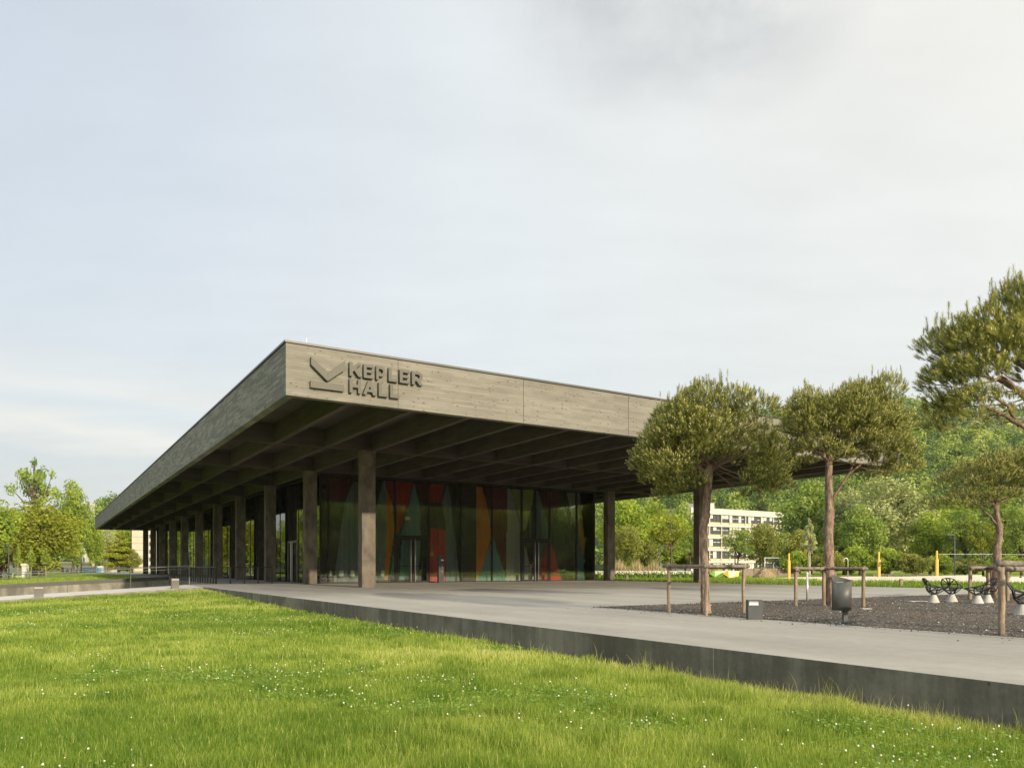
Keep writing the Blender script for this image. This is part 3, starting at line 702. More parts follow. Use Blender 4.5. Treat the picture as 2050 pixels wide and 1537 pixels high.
# coloured curtain behind the front glass ------------------------------------
def build_curtain():
    ca = GA + 0.75
    C = lambda *p: [on_a(u, v, ca) for u, v in p]
    cols = [('brown', (0.050, 0.040, 0.025)), ('red', (0.40, 0.035, 0.022)), ('maroon', (0.15, 0.022, 0.022)), ('orange', (0.62, 0.22, 0.03)), ('teal', (0.14, 0.27, 0.24)),
            ('grey', (0.36, 0.36, 0.33)), ('lime', (0.36, 0.37, 0.10)), ('blue', (0.06, 0.12, 0.24)), ('slate', (0.16, 0.20, 0.20)), ('navy', (0.03, 0.035, 0.05)), ('crimson', (0.50, 0.055, 0.055))]
    idx = {n: i for i, (n, _) in enumerate(cols)}
    P = [('maroon', C((640, 930), (705, 930), (696, 994), (640, 1000))), ('slate', C((708, 965), (724, 965), (724, 1165), (668, 1165), (690, 1005))),
         ('slate', C((768, 960), (772, 960), (771, 1160), (745, 1160), (752, 1020))), ('red', C((772, 940), (793, 940), (790, 1010), (777, 1000))),
         ('orange', C((772, 975), (786, 1010), (790, 1062), (781, 1130), (776, 1160), (771, 1160))), ('teal', C((790, 1080), (793, 1160), (780, 1160))),
         ('red', C((793, 940), (834, 940), (805, 1052), (793, 1068))), ('teal', C((829, 966), (840, 1010), (843, 1085), (836, 1160), (800, 1160), (805, 1060))),
         ('maroon', C((834, 940), (860, 940), (860, 990), (846, 1010), (838, 990))), ('brown', C((846, 1010), (860, 1000), (860, 1160), (845, 1160))),
         ('red', C((860, 940), (897, 940), (882, 1006), (862, 1006))), ('crimson', C((862, 1055), (893, 1062), (891, 1165), (860, 1165))), ('slate', C((897, 965), (903, 1010), (921, 1165), (892, 1165), (893, 1050), (884, 1006))),
         ('orange', C((953, 950), (959, 950), (981, 1037), (983, 1076), (957, 1165), (953, 1165))), ('teal', C((953, 1165), (983, 1085), (986, 1072), (1013, 1155), (1013, 1165))),
         ('maroon', C((960, 945), (1015, 945), (1014, 1120), (1013, 1156), (988, 1076), (982, 1046))), ('grey', C((1016, 945), (1021, 973), (1028, 998), (1041, 1052), (1042, 1165), (1013, 1165))),
         ('lime', C((1020, 945), (1074, 945), (1066, 1005), (1052, 1060), (1041, 1066), (1040, 1040), (1026, 990))), ('navy', C((1073, 978), (1074, 1083), (1053, 1083), (1054, 1055), (1067, 1010))),
         ('slate', C((1074, 970), (1085, 1010), (1098, 1050), (1099, 1165), (1074, 1165))), ('maroon', C((1078, 945), (1128, 945), (1130, 985), (1110, 1040), (1098, 1045), (1086, 1008))),
         ('navy', C((1127, 975), (1141, 1020), (1150, 1060), (1140, 1100), (1125, 1060))), ('grey', C((1128, 945), (1184, 945), (1170, 1005), (1153, 1060), (1141, 1016))),
         ('orange', C((1184, 975), (1189, 1000), (1190, 1066), (1180, 1155), (1160, 1085), (1158, 1054), (1173, 1014))), ('blue', C((1157, 1060), (1161, 1085), (1178, 1156), (1179, 1165), (1156, 1165))),
         ('crimson', C((1096, 1075), (1105, 1089), (1126, 1165), (1080, 1165), (1082, 1130))), ('grey', C((1050, 1090), (1072, 1165), (1050, 1165))), ('grey', C((1184, 1120), (1190, 1080), (1190, 1165), (1179, 1165)))]
    b = np.arange(GB0 + .6, GB1 - .25, 0.055); z = np.linspace(0.03, ZB - .15, 128)
    Bm, Zm = np.meshgrid(b, z, indexing='ij')
    fold = 0.055 * np.sin(Bm * 17.0 + 1.3 * np.sin(Bm * 1.9)) * (0.6 + 0.4 * np.sin(Bm * 3.1 + 1))
    V = np.stack([Bm, ca + fold, Zm], -1).reshape(-1, 3); nb, nz = len(b), len(z)
    i, j = np.meshgrid(np.arange(nb - 1), np.arange(nz - 1), indexing='ij'); k = (i * nz + j).ravel()
    cb_ = ((Bm[:-1, :-1] + Bm[1:, 1:]) / 2).ravel(); cz_ = ((Zm[:-1, :-1] + Zm[1:, 1:]) / 2).ravel()
    mi = np.zeros(len(k), int)
    for name, poly in P:
        ins = np.zeros(len(k), bool); m_ = len(poly)
        for q in range(m_):
            (x0, y0), (x1, y1) = poly[q], poly[(q + 1) % m_]
            if y0 == y1: continue
            hit = ((y0 > cz_) != (y1 > cz_)) & (cb_ < (x1 - x0) * (cz_ - y0) / (y1 - y0) + x0); ins ^= hit
        mi[ins] = idx[name]
    ms = [noisy('curtain_' + n, tuple(x * .74 + .014 for x in c), tuple(x * 1.0 + .014 for x in c), 2, 0.9, 0, (6, 6, .3)) for n, c in cols]
    o = np_mesh('stage_curtain', V, np.stack([k, k + nz, k + nz + 1, k + 1], -1), ms, smooth=True)
    o.data.polygons.foreach_set('material_index', mi.astype(np.int32)); in_frame(o)
    tag(o, 'patchwork curtain of red orange teal and grey diamonds behind the glass front', 'curtain')
build_curtain()
#==PART3==

# ------------------------------------------------------------------ pines
def pine(name, label, base_uv, Y, trunk, branches, clusters, seed, shoot=0.10, needles=16, nw=0.0105, dens=1.35, depth=1.0, candle=0.6, drop=.10, fat=1.0, du=0, group='pines in the gravel bed', side=1.0):
    rng = np.random.default_rng(seed); k = Y / F
    bx = (base_uv[0] - 1025) * k; zb = 0.0
    root = empty(name, (bx, Y, 0)); tag(root, label, 'pine tree', group)
    def P(u, v, d=0.0): return ((u - 1025) * k - bx, d, zat(v, Y))
    tr = random.Random(seed)
    tp = []; trd = []
    for i in range(len(trunk) - 1):
        u0, v0, r0 = trunk[i]; u1, v1, r1 = trunk[i + 1]
        for s in range(6):
            t = s / 6; p = P(u0 + (u1 - u0) * t, v0 + (v1 - v0) * t); tp.append((p[0] + tr.uniform(-.006, .006), tr.uniform(-.006, .006), p[2])); trd.append((r0 + (r1 - r0) * t) * k * (1 + tr.uniform(-.05, .05)))
    tp.append(P(trunk[-1][0], trunk[-1][1])); trd.append(trunk[-1][2] * k)
    tp[0] = (tp[0][0], tp[0][1], -0.05)
    MB().tube(tp, trd, 14, jit=.05, rng=tr).build('trunk', M['bark_pine'], root, smooth=True)
    mb = MB()
    for br in branches:
        d = br[0]; pts = [P(u, v, d * i / max(1, len(br) - 2)) for i, (u, v) in enumerate(br[2:])]
        q = []
        for a_, b_ in zip(pts[:-1], pts[1:]):
            for s in range(3): q.append(tuple(np.array(a_) + (np.array(b_) - np.array(a_)) * s / 3 + rng.normal(0, .008, 3)))
        q.append(pts[-1]); n = len(q); mb.tube(q, [br[1] * k * (1 - .72 * i / (n - 1)) for i in range(n)], 7, jit=.08, rng=tr)
    # clusters in three depths
    cl = []
    us = [c[0] for c in clusters]; cu = (min(us) + max(us)) / 2; hw = (max(us) - min(us)) / 2 + 20
    cvm = np.mean([c[1] for c in clusters]); top = P(trunk[-1][0], trunk[-1][1])
    for (u, v, rx, ry) in clusters:
        half = math.sqrt(max(0.08, 1 - ((u - cu) / hw) ** 2)) * hw * k * 0.8 * depth
        for dd in (-0.75, 0.0, 0.75):
            if rng.random() < drop * 1.6: continue
            kk = rng.uniform(.80, 1.08) * fat
            c = np.array(P(u + du + rng.normal(0, 6), v + 9 + rng.normal(0, 4) + (4 if dd else 0), dd * half + rng.normal(0, .06)))
            cl.append((c, np.array([rx * k, min(rx, ry * 1.2) * k, ry * k]) * kk))
    for c, r in cl[:]:
        if rng.random() < 0.22:
            a0 = np.array(top) + rng.normal(0, .03, 3); a1 = c - np.array([0, 0, r[2] * .3]); mid = (a0 + a1) / 2 + np.array([0, 0, -.08]) + rng.normal(0, .05, 3)
            mb.tube([a0, mid, a1, c + rng.normal(0, .05, 3)], [.014, .011, .008, .004], 5)
    mb.build('branches', M['bark_top'], root, smooth=True)
    C0 = np.array([top[0], 0, np.mean([c[2] for c, r in cl]) - 0.5])
    Pn, Dn = [], []
    for c, r in cl:
        area = 4 * PI * ((r[0] * r[1]) ** 1.6 + (r[0] * r[2]) ** 1.6 + (r[1] * r[2]) ** 1.6) ** (1 / 1.6) / 3 ** (1 / 1.6)
        n = int(dens * area * 0.92 / (0.105 * shoot / 0.13) ** 2)
        d = rng.normal(0, 1, (n, 3)); d /= np.linalg.norm(d, axis=1)[:, None]
        keep = d[:, 2] > -0.75 + 0.6 * rng.random(n); d = d[keep]; n = len(d)
        rad = (0.66 + 0.36 * rng.random((n, 1)) ** .6) * (1 + .24 * np.sin(d[:, :1] * 6 + c[0] * 9) * np.sin(d[:, 2:] * 6 + c[2] * 9))
        p = c + d * r * rad
        o = p - C0; o /= np.linalg.norm(o, axis=1)[:, None] + 1e-6
        dirv = 0.50 * d + 0.35 * o * side + np.array([0, 0, .62]) + rng.normal(0, .20, (n, 3)); dirv /= np.linalg.norm(dirv, axis=1)[:, None]
        Pn.append(p); Dn.append(dirv)
    zq = np.quantile([c[2] for c, r in cl], .55)           # leaders standing up out of the crown
    for c, r in cl:
        if c[2] < zq: continue
        m = int(rng.integers(4, 10)); q = c + np.stack([rng.normal(0, .45, m) * r[0], rng.normal(0, .45, m) * r[1], (.78 + .26 * rng.random(m)) * r[2]], -1)
        for s in range(3):
            Pn.append(q + np.array([0, 0, shoot * .8 * s]) + rng.normal(0, .008, (len(q), 3))); Dn.append(np.array([0, 0, 1.]) + rng.normal(0, .12, (len(q), 3)))
            q = q[rng.random(len(q)) < .6]
            if not len(q): break
    Pn = np.concatenate(Pn); Dn = np.concatenate(Dn); n = len(Pn); Dn /= np.linalg.norm(Dn, axis=1)[:, None]
    top_f = np.clip((Pn[:, 2] - np.quantile(Pn[:, 2], .82)) / (Pn[:, 2].max() - np.quantile(Pn[:, 2], .82) + 1e-6), 0, 1)
    Ls = shoot * (0.75 + 0.5 * rng.random(n)) * (1 + 0.9 * top_f * rng.random(n))
    Dn = Dn + np.array([0, 0, 1.4]) * top_f[:, None]; Dn /= np.linalg.norm(Dn, axis=1)[:, None]
    # needles
    ref = np.where(np.abs(Dn[:, 2:3]) < .9, np.array([[0, 0, 1.]]), np.array([[1., 0, 0]]))
    U_ = np.cross(Dn, ref); U_ /= np.linalg.norm(U_, axis=1)[:, None]; V_ = np.cross(Dn, U_)
    m = needles
    t = (np.arange(m)[None] + rng.random((n, m))) / m; ph = 2.4 * np.arange(m)[None] + 6.28 * rng.random((n, 1))
    rad = U_[:, None] * np.cos(ph)[..., None] + V_[:, None] * np.sin(ph)[..., None]
    ang = R(52) - R(22) * t + rng.normal(0, .12, (n, m))
    nd = Dn[:, None] * np.cos(ang)[..., None] + rad * np.sin(ang)[..., None]
    bp = Pn[:, None] + Dn[:, None] * (t * Ls[:, None])[..., None]
    nl = (0.055 + 0.03 * rng.random((n, m))) * (shoot / .13)
    tip = bp + nd * nl[..., None]
    sd = np.cross(nd, np.broadcast_to(Dn[:, None], nd.shape)); sd /= np.linalg.norm(sd, axis=2)[..., None] + 1e-6
    w = nw * 0.5
    V = np.stack([bp - sd * w, bp + sd * w, tip + sd * w * .3, tip - sd * w * .3], 2).reshape(-1, 3)
    Fc = np.arange(len(V)).reshape(-1, 4)
    tint = np.clip(np.repeat(0.45 + 0.30 * rng.normal(0, 1, n), m) + rng.normal(0, .1, n * m), 0, 1)
    np_mesh('needles', V, Fc, M['needle'], root, np.repeat(tint, 4))
    # yellow-brown candles
    sel = (rng.random(n) < candle) & (Dn[:, 2] > .25); p = Pn[sel]; d = Dn[sel]; u_ = U_[sel]; v_ = V_[sel]; L_ = Ls[sel]; q = len(p)
    base = p + d * (L_ * 0.72)[:, None]; hgt = (0.050 + .05 * rng.random(q)) * (shoot / .13); rr = 0.013 * (shoot / .13)
    ringv = [base + d * (hgt * .3)[:, None] + (u_ * math.cos(a) + v_ * math.sin(a)) * rr for a in (0, PI / 2, PI, 1.5 * PI)]
    V = np.stack([base] + ringv + [base + d * hgt[:, None]], 1).reshape(-1, 3)
    f = np.array([[0, 2, 1], [0, 3, 2], [0, 4, 3], [0, 1, 4], [5, 1, 2], [5, 2, 3], [5, 3, 4], [5, 4, 1]])
    Fc = (np.arange(q) * 6)[:, None, None] + f[None]
    np_mesh('candles', V, Fc.reshape(-1, 3), M['candle'], root, np.repeat(rng.random(q), 6))
    return root

pine('pine_tree', 'umbrella-crowned pine in front of the roof corner, leftmost of the pines', (1413, 1228), 17.3,
     [(1414, 1232, 10.5), (1412, 1200, 8.8), (1411, 1160, 8.2), (1409, 1100, 8), (1409, 1050, 8), (1413, 1030, 8.8), (1414, 1010, 7.5), (1418, 975, 7.3), (1420, 950, 7.6), (1419, 928, 6)],
     [(-.3, 4, (1416, 945), (1390, 932), (1362, 925), (1335, 945)), (-.2, 4.5, (1422, 940), (1450, 925), (1480, 914), (1515, 908), (1540, 915)), (.3, 4, (1419, 930), (1430, 902), (1455, 882), (1490, 860), (1515, 842)),
      (.2, 4, (1418, 930), (1402, 895), (1380, 850)), (-.2, 4, (1420, 930), (1428, 880), (1420, 825)), (.4, 3, (1420, 935), (1470, 905), (1505, 870)), (-.5, 2, (1412, 950), (1380, 965), (1345, 975))],
     [(1348, 828, 40, 30), (1388, 808, 40, 34), (1440, 812, 44, 34), (1500, 832, 40, 30), (1335, 870, 42, 32), (1385, 862, 50, 40), (1440, 862, 50, 40), (1508, 868, 30, 22), (1532, 902, 26, 36), (1300, 912, 30, 24), (1335, 930, 38, 26),
      (1380, 905, 40, 24), (1538, 945, 24, 32), (1508, 950, 30, 26), (1340, 962, 26, 16), (1455, 900, 38, 18), (1312, 890, 28, 22), (1525, 972, 22, 14), (1360, 945, 22, 18), (1320, 945, 24, 18), (1352, 972, 26, 16), (1368, 958, 20, 14), (1540, 962, 24, 18)], 11)
pine('pine_tree', 'umbrella-crowned pine beside the litter bin with one long low side branch', (1660, 1212), 20.9,
     [(1661, 1214, 12), (1660, 1180, 10), (1660, 1130, 9.6), (1659, 1060, 8.6), (1661, 1030, 9), (1660, 1000, 7.6), (1659, 965, 7.2), (1659, 935, 6.8), (1662, 915, 5)],
     [(-.3, 3, (1666, 1000), (1680, 975), (1697, 948), (1720, 932), (1750, 926), (1785, 932)), (.1, 3.5, (1662, 925), (1690, 908), (1735, 903), (1765, 900)), (-.2, 4, (1658, 925), (1640, 908), (1600, 897)), (.3, 3.5, (1661, 918), (1685, 890), (1725, 850)),
      (0, 4, (1659, 918), (1648, 870), (1615, 825)), (-.2, 3.5, (1661, 915), (1670, 860), (1690, 805)), (-.3, 1.8, (1697, 948), (1712, 918), (1735, 905))],
     [(1606, 802, 26, 24), (1638, 806, 32, 22), (1690, 796, 32, 26), (1742, 790, 36, 26), (1780, 800, 22, 24), (1600, 845, 28, 30), (1632, 848, 42, 32), (1690, 842, 46, 36), (1750, 842, 42, 36), (1790, 850, 18, 26), (1600, 885, 26, 22), (1622, 885, 34, 26),
      (1655, 895, 22, 16), (1702, 880, 38, 22), (1755, 885, 38, 26), (1795, 900, 24, 30), (1802, 930, 16, 18), (1770, 942, 20, 10), (1600, 918, 24, 9)], 23)
pine('pine_tree', 'smaller golden-tipped pine standing beyond the wire chairs', (1996, 1197), 26.0,
     [(1996, 1199, 13), (1995, 1170, 9), (1995, 1140, 7.6), (1997, 1100, 7), (2001, 1060, 6.2), (1996, 1030, 5.2), (1992, 1008, 4.6)],
     [(-.4, 2.6, (1997, 1052), (1980, 1035), (1955, 1015), (1935, 1003), (1905, 990)), (-.2, 2.4, (1992, 1010), (1975, 998), (1950, 985)), (0, 3, (1993, 1008), (2002, 990), (2010, 960)), (.3, 2.5, (1996, 1010), (2015, 1000), (2045, 988))],
     [(1985, 918, 32, 18), (1950, 932, 30, 16), (2020, 922, 32, 22), (2052, 932, 28, 26), (1925, 950, 28, 15), (1965, 950, 36, 20), (2010, 950, 36, 24), (2055, 962, 28, 24), (1922, 968, 22, 10), (1960, 980, 36, 14), (1990, 995, 24, 9), (1888, 1000, 20, 15), (1908, 984, 18, 12), (2042, 985, 24, 14), (2082, 945, 28, 28)], 37, shoot=.115, needles=13, nw=.014, dens=1.15, candle=.8)
pine('pine_tree', 'tall pine at the right edge of the photo with arching bare limbs', (2135, 1271), 11.8,
     [(2135, 1275, 16), (2133, 1200, 12), (2130, 1100, 11.5), (2128, 1000, 11), (2120, 900, 10), (2118, 850, 9), (2112, 780, 7)],
     [(-.1, 7, (2122, 885), (2085, 872), (2050, 857), (2012, 836), (1978, 819), (1945, 815)), (.2, 7, (2116, 850), (2060, 800), (2035, 772), (2010, 757), (1985, 752), (1955, 742)), (-.2, 5, (2075, 820), (2045, 795), (2020, 770), (1995, 758), (1965, 770), (1935, 778)),
      (.3, 6, (2113, 790), (2080, 720), (2040, 660)), (-.3, 4, (2040, 852), (2010, 815), (1980, 800), (1940, 800))],
     [(2028, 592, 28, 24), (2062, 572, 38, 34), (1990, 630, 32, 22), (2040, 642, 42, 34), (1915, 652, 24, 18), (1890, 680, 28, 24), (1930, 684, 38, 26), (1975, 690, 38, 28), (2022, 702, 38, 24), (1874, 745, 26, 24), (1908, 750, 38, 26), (1948, 725, 32, 18),
      (1882, 800, 28, 22), (1915, 800, 32, 20), (1952, 802, 26, 9), (2002, 806, 20, 7), (1872, 838, 24, 9), (1902, 836, 32, 10), (1990, 832, 12, 6), (2080, 650, 48, 48), (2110, 720, 50, 50), (2120, 600, 56, 56), (2160, 700, 56, 70)], 51, shoot=.105, needles=30, nw=.0062, dens=1.25, candle=.45, side=1.3, depth=.8, drop=.02, fat=1.12, du=16)

# ------------------------------------------------------------------ log frames round the pines
def log_frame(label, posts, rails, top=1.10, r=0.042, seed=1):
    rg = random.Random(seed)
    c = sum((Vector(p) for p in posts), Vector()) / len(posts)
    root = empty('tree_support', (c.x, c.y, 0)); tag(root, label, 'tree support', 'log frames staking the pines')
    for p in posts:
        q = Vector(p) - c; pts = []; n = 9
        for i in range(n): pts.append((q.x + rg.uniform(-.006, .006), q.y + rg.uniform(-.006, .006), -0.08 + (top + 0.02 + 0.08) * i / (n - 1)))
        MB().tube(pts, [r * (1.05 - .08 * i / n + rg.uniform(-.05, .05)) for i in range(n)], 12, jit=.03, rng=rg).build('post', M['log'], root, smooth=True)
    for (i, j, dz) in rails:
        a, b = Vector(posts[i]) - c, Vector(posts[j]) - c; d = (b - a).normalized()
        a = a - d * .12; b = b + d * .12; n = 9
        off = d.cross(Vector((0, 0, 1))) * (0.055 if (i + j) % 2 else -0.03)
        pts = [a.lerp(b, k / (n - 1)) + off + Vector((0, 0, top - .035 + dz + rg.uniform(-.006, .006))) for k in range(n)]
        MB().tube(pts, [r * 0.95 * (1 + rg.uniform(-.06, .06)) for k in range(n)], 10, jit=.04, rng=rg).build('rail', M['rail_log'], root, smooth=True)
    return root
log_frame('log frame staking the leftmost pine, two rails meeting at its front post', [at(1338.7, 1225.5), at(1413.6, 1231.5), at(1488.6, 1227.5), at(1412, 1221)], [(0, 1, 0), (1, 2, .0), (0, 3, -.02), (3, 2, -.03)], 1.115, .040, 1)
log_frame('log frame staking the pine behind the litter bin', [at(1593, 1213.5), at(1649.5, 1213), at(1728.5, 1215.8), at(1671, 1208)], [(0, 1, 0), (1, 2, 0), (0, 3, -.03), (3, 2, -.02)], 1.06, .046, 2)
log_frame('log frame behind the wire chairs round the golden-tipped pine', [at(1942, 1200), at(1978, 1198), at(2017, 1203), at(1985, 1193)], [(0, 1, 0), (1, 2, .0), (0, 3, -.03), (3, 2, -.02)], 1.08, .055, 3)
log_frame('nearest log frame, thick knotty corner post at the right edge', [at(2005, 1271.5), at(2118, 1269), at(2075, 1252), at(2140, 1285)], [(0, 1, .035), (1, 3, .0), (0, 2, -.05)], 1.115, .047, 4)

# ------------------------------------------------------------------ litter bin, boxes, pipe
def litter_bin():
    b = at(1692, 1249); root = empty('litter_bin', b); tag(root, 'grey round litter bin with slanted open top on a single post', 'litter bin')
    MB().box(-.042, .042, -.03, .03, -.05, .30).build('post', M['anthracite'], root, bevel=.004)
    n = 48; mb = MB(); cx = -0.068; z0 = 0.262
    def ztop(t):
        left = 0.5 - 0.5 * math.cos(t)            # 0 at the right, 1 at the left
        back = max(-1.0, min(1.0, 1.5 * math.sin(t)))
        return 0.822 + left ** .75 * (0.016 + 0.085 * back)
    vs = []
    for ri, (rx, ry) in enumerate(((.180, .150), (.168, .138))):
        for k in range(n):
            t = 2 * PI * k / n
            vs.append((cx + rx * .965 * math.cos(t), ry * .965 * math.sin(t), z0 + .0 + (0.03 if ri else 0)))
        for k in range(n):
            t = 2 * PI * k / n; vs.append((cx + rx * math.cos(t) + .004, ry * math.sin(t), ztop(t)))
    fs = []
    for k in range(n):
        q = (k + 1) % n
        fs += [(k, q, n + q, n + k), (2 * n + q, 2 * n + k, 3 * n + k, 3 * n + q), (n + k, n + q, 3 * n + q, 3 * n + k)]
    fs += [tuple(range(n - 1, -1, -1)), tuple(2 * n + k for k in range(n))]
    mb.add(vs, fs)
    o = mb.build('bin_body', M['bin'], root, fix=True); o.data.polygons.foreach_set('use_smooth', [len(p.vertices) == 4 for p in o.data.polygons])
    MB().box(cx - .14, cx - .015, -.115, -.105, .775, .79).build('stub_plate', M['rail'], root)
    MB().box(-.06, .055, -.05, .05, .245, .262).build('bracket', M['anthracite'], root)
litter_bin()
def info_box():
    b = at(1512, 1239.5); root = empty('service_box', b, R(-4)); tag(root, 'squat anthracite service box with white plate at the edge of the gravel', 'service box')
    MB().box(-.155, .135, -.06, .12, 0, .385).build('housing', M['anthracite'], root, bevel=.004)
    MB().box(-.16, .14, -.065, .125, .386, .396).build('lid', M['anthracite'], root)
    MB().box(-.132, .045, -.064, -.061, .295, .335).build('white_plate', M['white'], root); MB().box(-.132, .045, -.064, -.061, .345, .368).build('white_plate', M['conc_pale'], root)
info_box()
def spot():
    b = at(1368, 1227.5); root = empty('ground_spotlight', b); tag(root, 'tiny black ground spotlight in the gravel beside the leftmost pine', 'spotlight')
    MB().box(-.033, .033, -.04, .04, .018, .06).build('lamp_head', M['dark'], root, bevel=.006); MB().box(-.012, .012, -.012, .012, -.03, .018).build('stem', M['dark'], root)
spot()
def steel_pipe():
    b = at(1616, 1203); root = empty('steel_pipe_bollard', b); tag(root, 'shiny upright steel pipe left of the pine by the litter bin', 'bollard')
    MB().tube([(0, 0, -.1), (0, 0, .86)], .034, 20).build('pipe', M['steel'], root, smooth=True)
    MB().tube([(0, 0, .861), (0, 0, .90)], [.036, .030], 20).build('end_cap', M['white'], root)
steel_pipe()
for (u, v, w, d, lab) in ((1838, 1203.5, .62, .45, 'flat pale concrete cover slab lying in the gravel near the wire chairs'), (1733, 1218.5, .24, .2, 'small pale cover plate lying in the gravel beside the litter bin')):
    o = MB().box(-w / 2, w / 2, -d / 2, d / 2, 0.0, .016).build('cover_slab', M['conc_pale'], bevel=.004); o.location = at(u, v, .02); tag(o, lab, 'cover slab')
for (u, v, vt, lab) in ((1255.5, 1162.5, 1149, 'short brown timber stake in the grass right of the hall'), (1804, 1175.5, 1157, 'short brown timber stake at the far edge of the paving')):
    p = at(u, v, -.03); h = zat(vt, p.y); mb = MB().box(-.075, .075, -.06, .06, -.1, h); o = mb.build('timber_stake', M['log'], bevel=.01); o.location = p; tag(o, lab, 'stake')
# box lights on the sloping walk
for u, v, wpx, vt, lab in ((88.5, 1197, 18.5, 1175, 'square taupe box light on the lower left part of the sloping walk'), (339, 1180, 16, 1159.5, 'square taupe box light on the sloping walk nearer the hall')):
    b0 = -7.55 if u < 200 else -1.35
    p = W(b0, 16.75, wz(b0)); w = wpx * p.y / F; h = (v - vt) * p.y / F
    o = empty('box_light', p, TH); tag(o, lab, 'box light', None)
    MB().box(-w * .44, w * .44, -.16, .16, -.03, h).build('housing', M['box'], o, bevel=.006); MB().box(-w * .40, w * .40, -.163, -.1605, h - .09, h - .045).build('lens', M['conc_pale'], o)
# pillar by the doors
def pillar():
    b, _ = on_a(882, 1140, GA - 1.3); p = W(b, GA - 1.3); root = empty('entry_pillar', p, TH); tag(root, 'dark slim intercom pillar standing between the two glass doors', 'intercom pillar')
    MB().box(-.20, .20, -.12, .12, 0, 1.86).build('housing', M['dark'], root, bevel=.01)
    MB().box(-.02, .17, -.125, -.121, 1.52, 1.62).build('label_plate', M['white'], root)
    for zz in (1.25, 1.08, .78): MB().tube([(.08, -.121, zz), (.08, -.135, zz)], .022, 10).build('button', M['steel'], root)
pillar()
# wire chairs on concrete cones
def wire_chair():
    root = empty('wire_chair', (0, 0, 0))
    n = 28; mb = MB(); mb.tube([(0, 0, 0), (0, 0, .245), (0, 0, .252)], [.170, .072, .068], n); mb.build('concrete_cone', M['conc_pale'], root, smooth=False)
    P = {'a': (-.06, -.06, .26), 'b': (.06, -.06, .26), 'c': (.06, .06, .26), 'd': (-.06, .06, .26),
         'F0': (0, -.35, .43), 'FL': (-.17, -.31, .44), 'FR': (.17, -.31, .44), 'SL': (-.27, -.05, .49), 'SR': (.27, -.05, .49), 'C': (0, -.10, .38),
         'BL': (-.16, .13, .36), 'BR': (.16, .13, .36), 'B0': (0, .15, .35), 'ML': (-.245, .17, .56), 'MR': (.245, .17, .56), 'M0': (0, .185, .535),
         'TL': (-.175, .255, .695), 'TR': (.175, .255, .695), 'T1': (-.06, .275, .73), 'T2': (.06, .275, .73)}
    E = 'ab bc cd da aBL bBR cBR dBL aC bC aFL bFR F0FL F0FR FLSL FRSR SLML SRMR MLTL MRTR TLT1 T1T2 T2TR F0C FLC FRC SLC SRC SLBL SRBR BLC BRC BLB0 B0BR B0C BLML BRMR BLM0 BRM0 B0M0 MLM0 MRM0 M0TL M0TR M0T1 M0T2 MLBL SLFL'
    names = sorted(P, key=len, reverse=True); mb = MB()
    for w_ in E.split():
        k = next(q for q in names if w_.startswith(q) and w_[len(q):] in P); a_, b_ = Vector(P[k]), Vector(P[w_[len(k):]])
        mb.tube([a_, b_], .0155, 6)
    mb.box(-.075, .075, -.075, .075, .252, .268)
    mb.build('wire_shell', M['dark'], root)
    MB().add([(-.055, .258, .728), (.055, .258, .728), (.05, .24, .70), (-.05, .24, .70)], [(0, 1, 2, 3)]).build('top_plate', M['dark'], root)
    return root
ch0 = None
for (u, v, rz, lab) in ((1869, 1206.5, 78, 'black wire chair on a concrete cone facing right, leftmost of the chairs'), (1905.5, 1205, 128, 'black wire chair second from the left, turned away from the viewer'),
                   (1957, 1208, -125, 'black wire chair right of the log post, facing left with its wide back showing'), (1977, 1206.5, -82, 'black wire chair just beside the pine trunk, facing left'), (2047, 1231, 52, 'nearest black wire chair, cut off by the right edge of the photo')):
    p = at(u, v)
    if ch0 is None: ch0 = wire_chair(); o = ch0; o.location = p; o.rotation_euler = (0, 0, R(rz))
    else: o = dup(ch0, p, R(rz))
    o.scale = (1, 1, 1) if v < 1220 else (1.04, 1.04, 1.0)
    tag(o, lab, 'chair', 'wire chairs on concrete cones')

# shell chairs in the foyer behind the glass
def foyer_chair():
    root = empty('foyer_chair', (0, 0, 0)); n = 12; mb = MB(); vs = []
    prof = [(-.20, .45), (-.05, .425), (.12, .43), (.20, .50), (.235, .66), (.26, .84)]
    for j, (y, z) in enumerate(prof):
        w = (.20, .23, .235, .235, .225, .19)[j]
        for i in range(9): t = (i - 4) / 4; vs.append((w * t, y - .04 * t * t * (1 if j > 2 else 0), z + .07 * t * t * (1 if j < 4 else .2)))
    mb.add(vs, [(j * 9 + i, j * 9 + i + 1, j * 9 + i + 10, j * 9 + i + 9) for j in range(5) for i in range(8)])
    mb.build('seat_shell', M['conc_pale'], root, smooth=True)
    for sx_ in (-1, 1):
        for sy_ in (-1, 1): MB().tube([(sx_ * .14, sy_ * .12, .43), (sx_ * .24, sy_ * .23, 0)], [.016, .011], 6).build('leg', M['log'], root)
    return root
def foyer():
    first = None
    for k, (b, a, rz, lab) in enumerate(((8.75, .30, 200, 'pale shell chair with wooden legs at the corner of the glass front'), (9.6, .36, 175, 'pale shell chair second from the glass corner behind the front column'), (10.4, .28, 150, 'pale shell chair third from the glass corner behind the glazing'), (12.5, .30, 190, 'pale shell chair right of the front column behind the glazing'))):
        p = W(b, GA + .08 + a * .5 + .12, .013); o = foyer_chair() if first is None else dup(first, p, TH + R(rz))
        first = first or o; o.location = p; o.rotation_euler = (0, 0, TH + R(rz)); o.scale = (.62, .62, 1) ; tag(o, lab, 'chair', 'shell chairs in the foyer')
foyer()

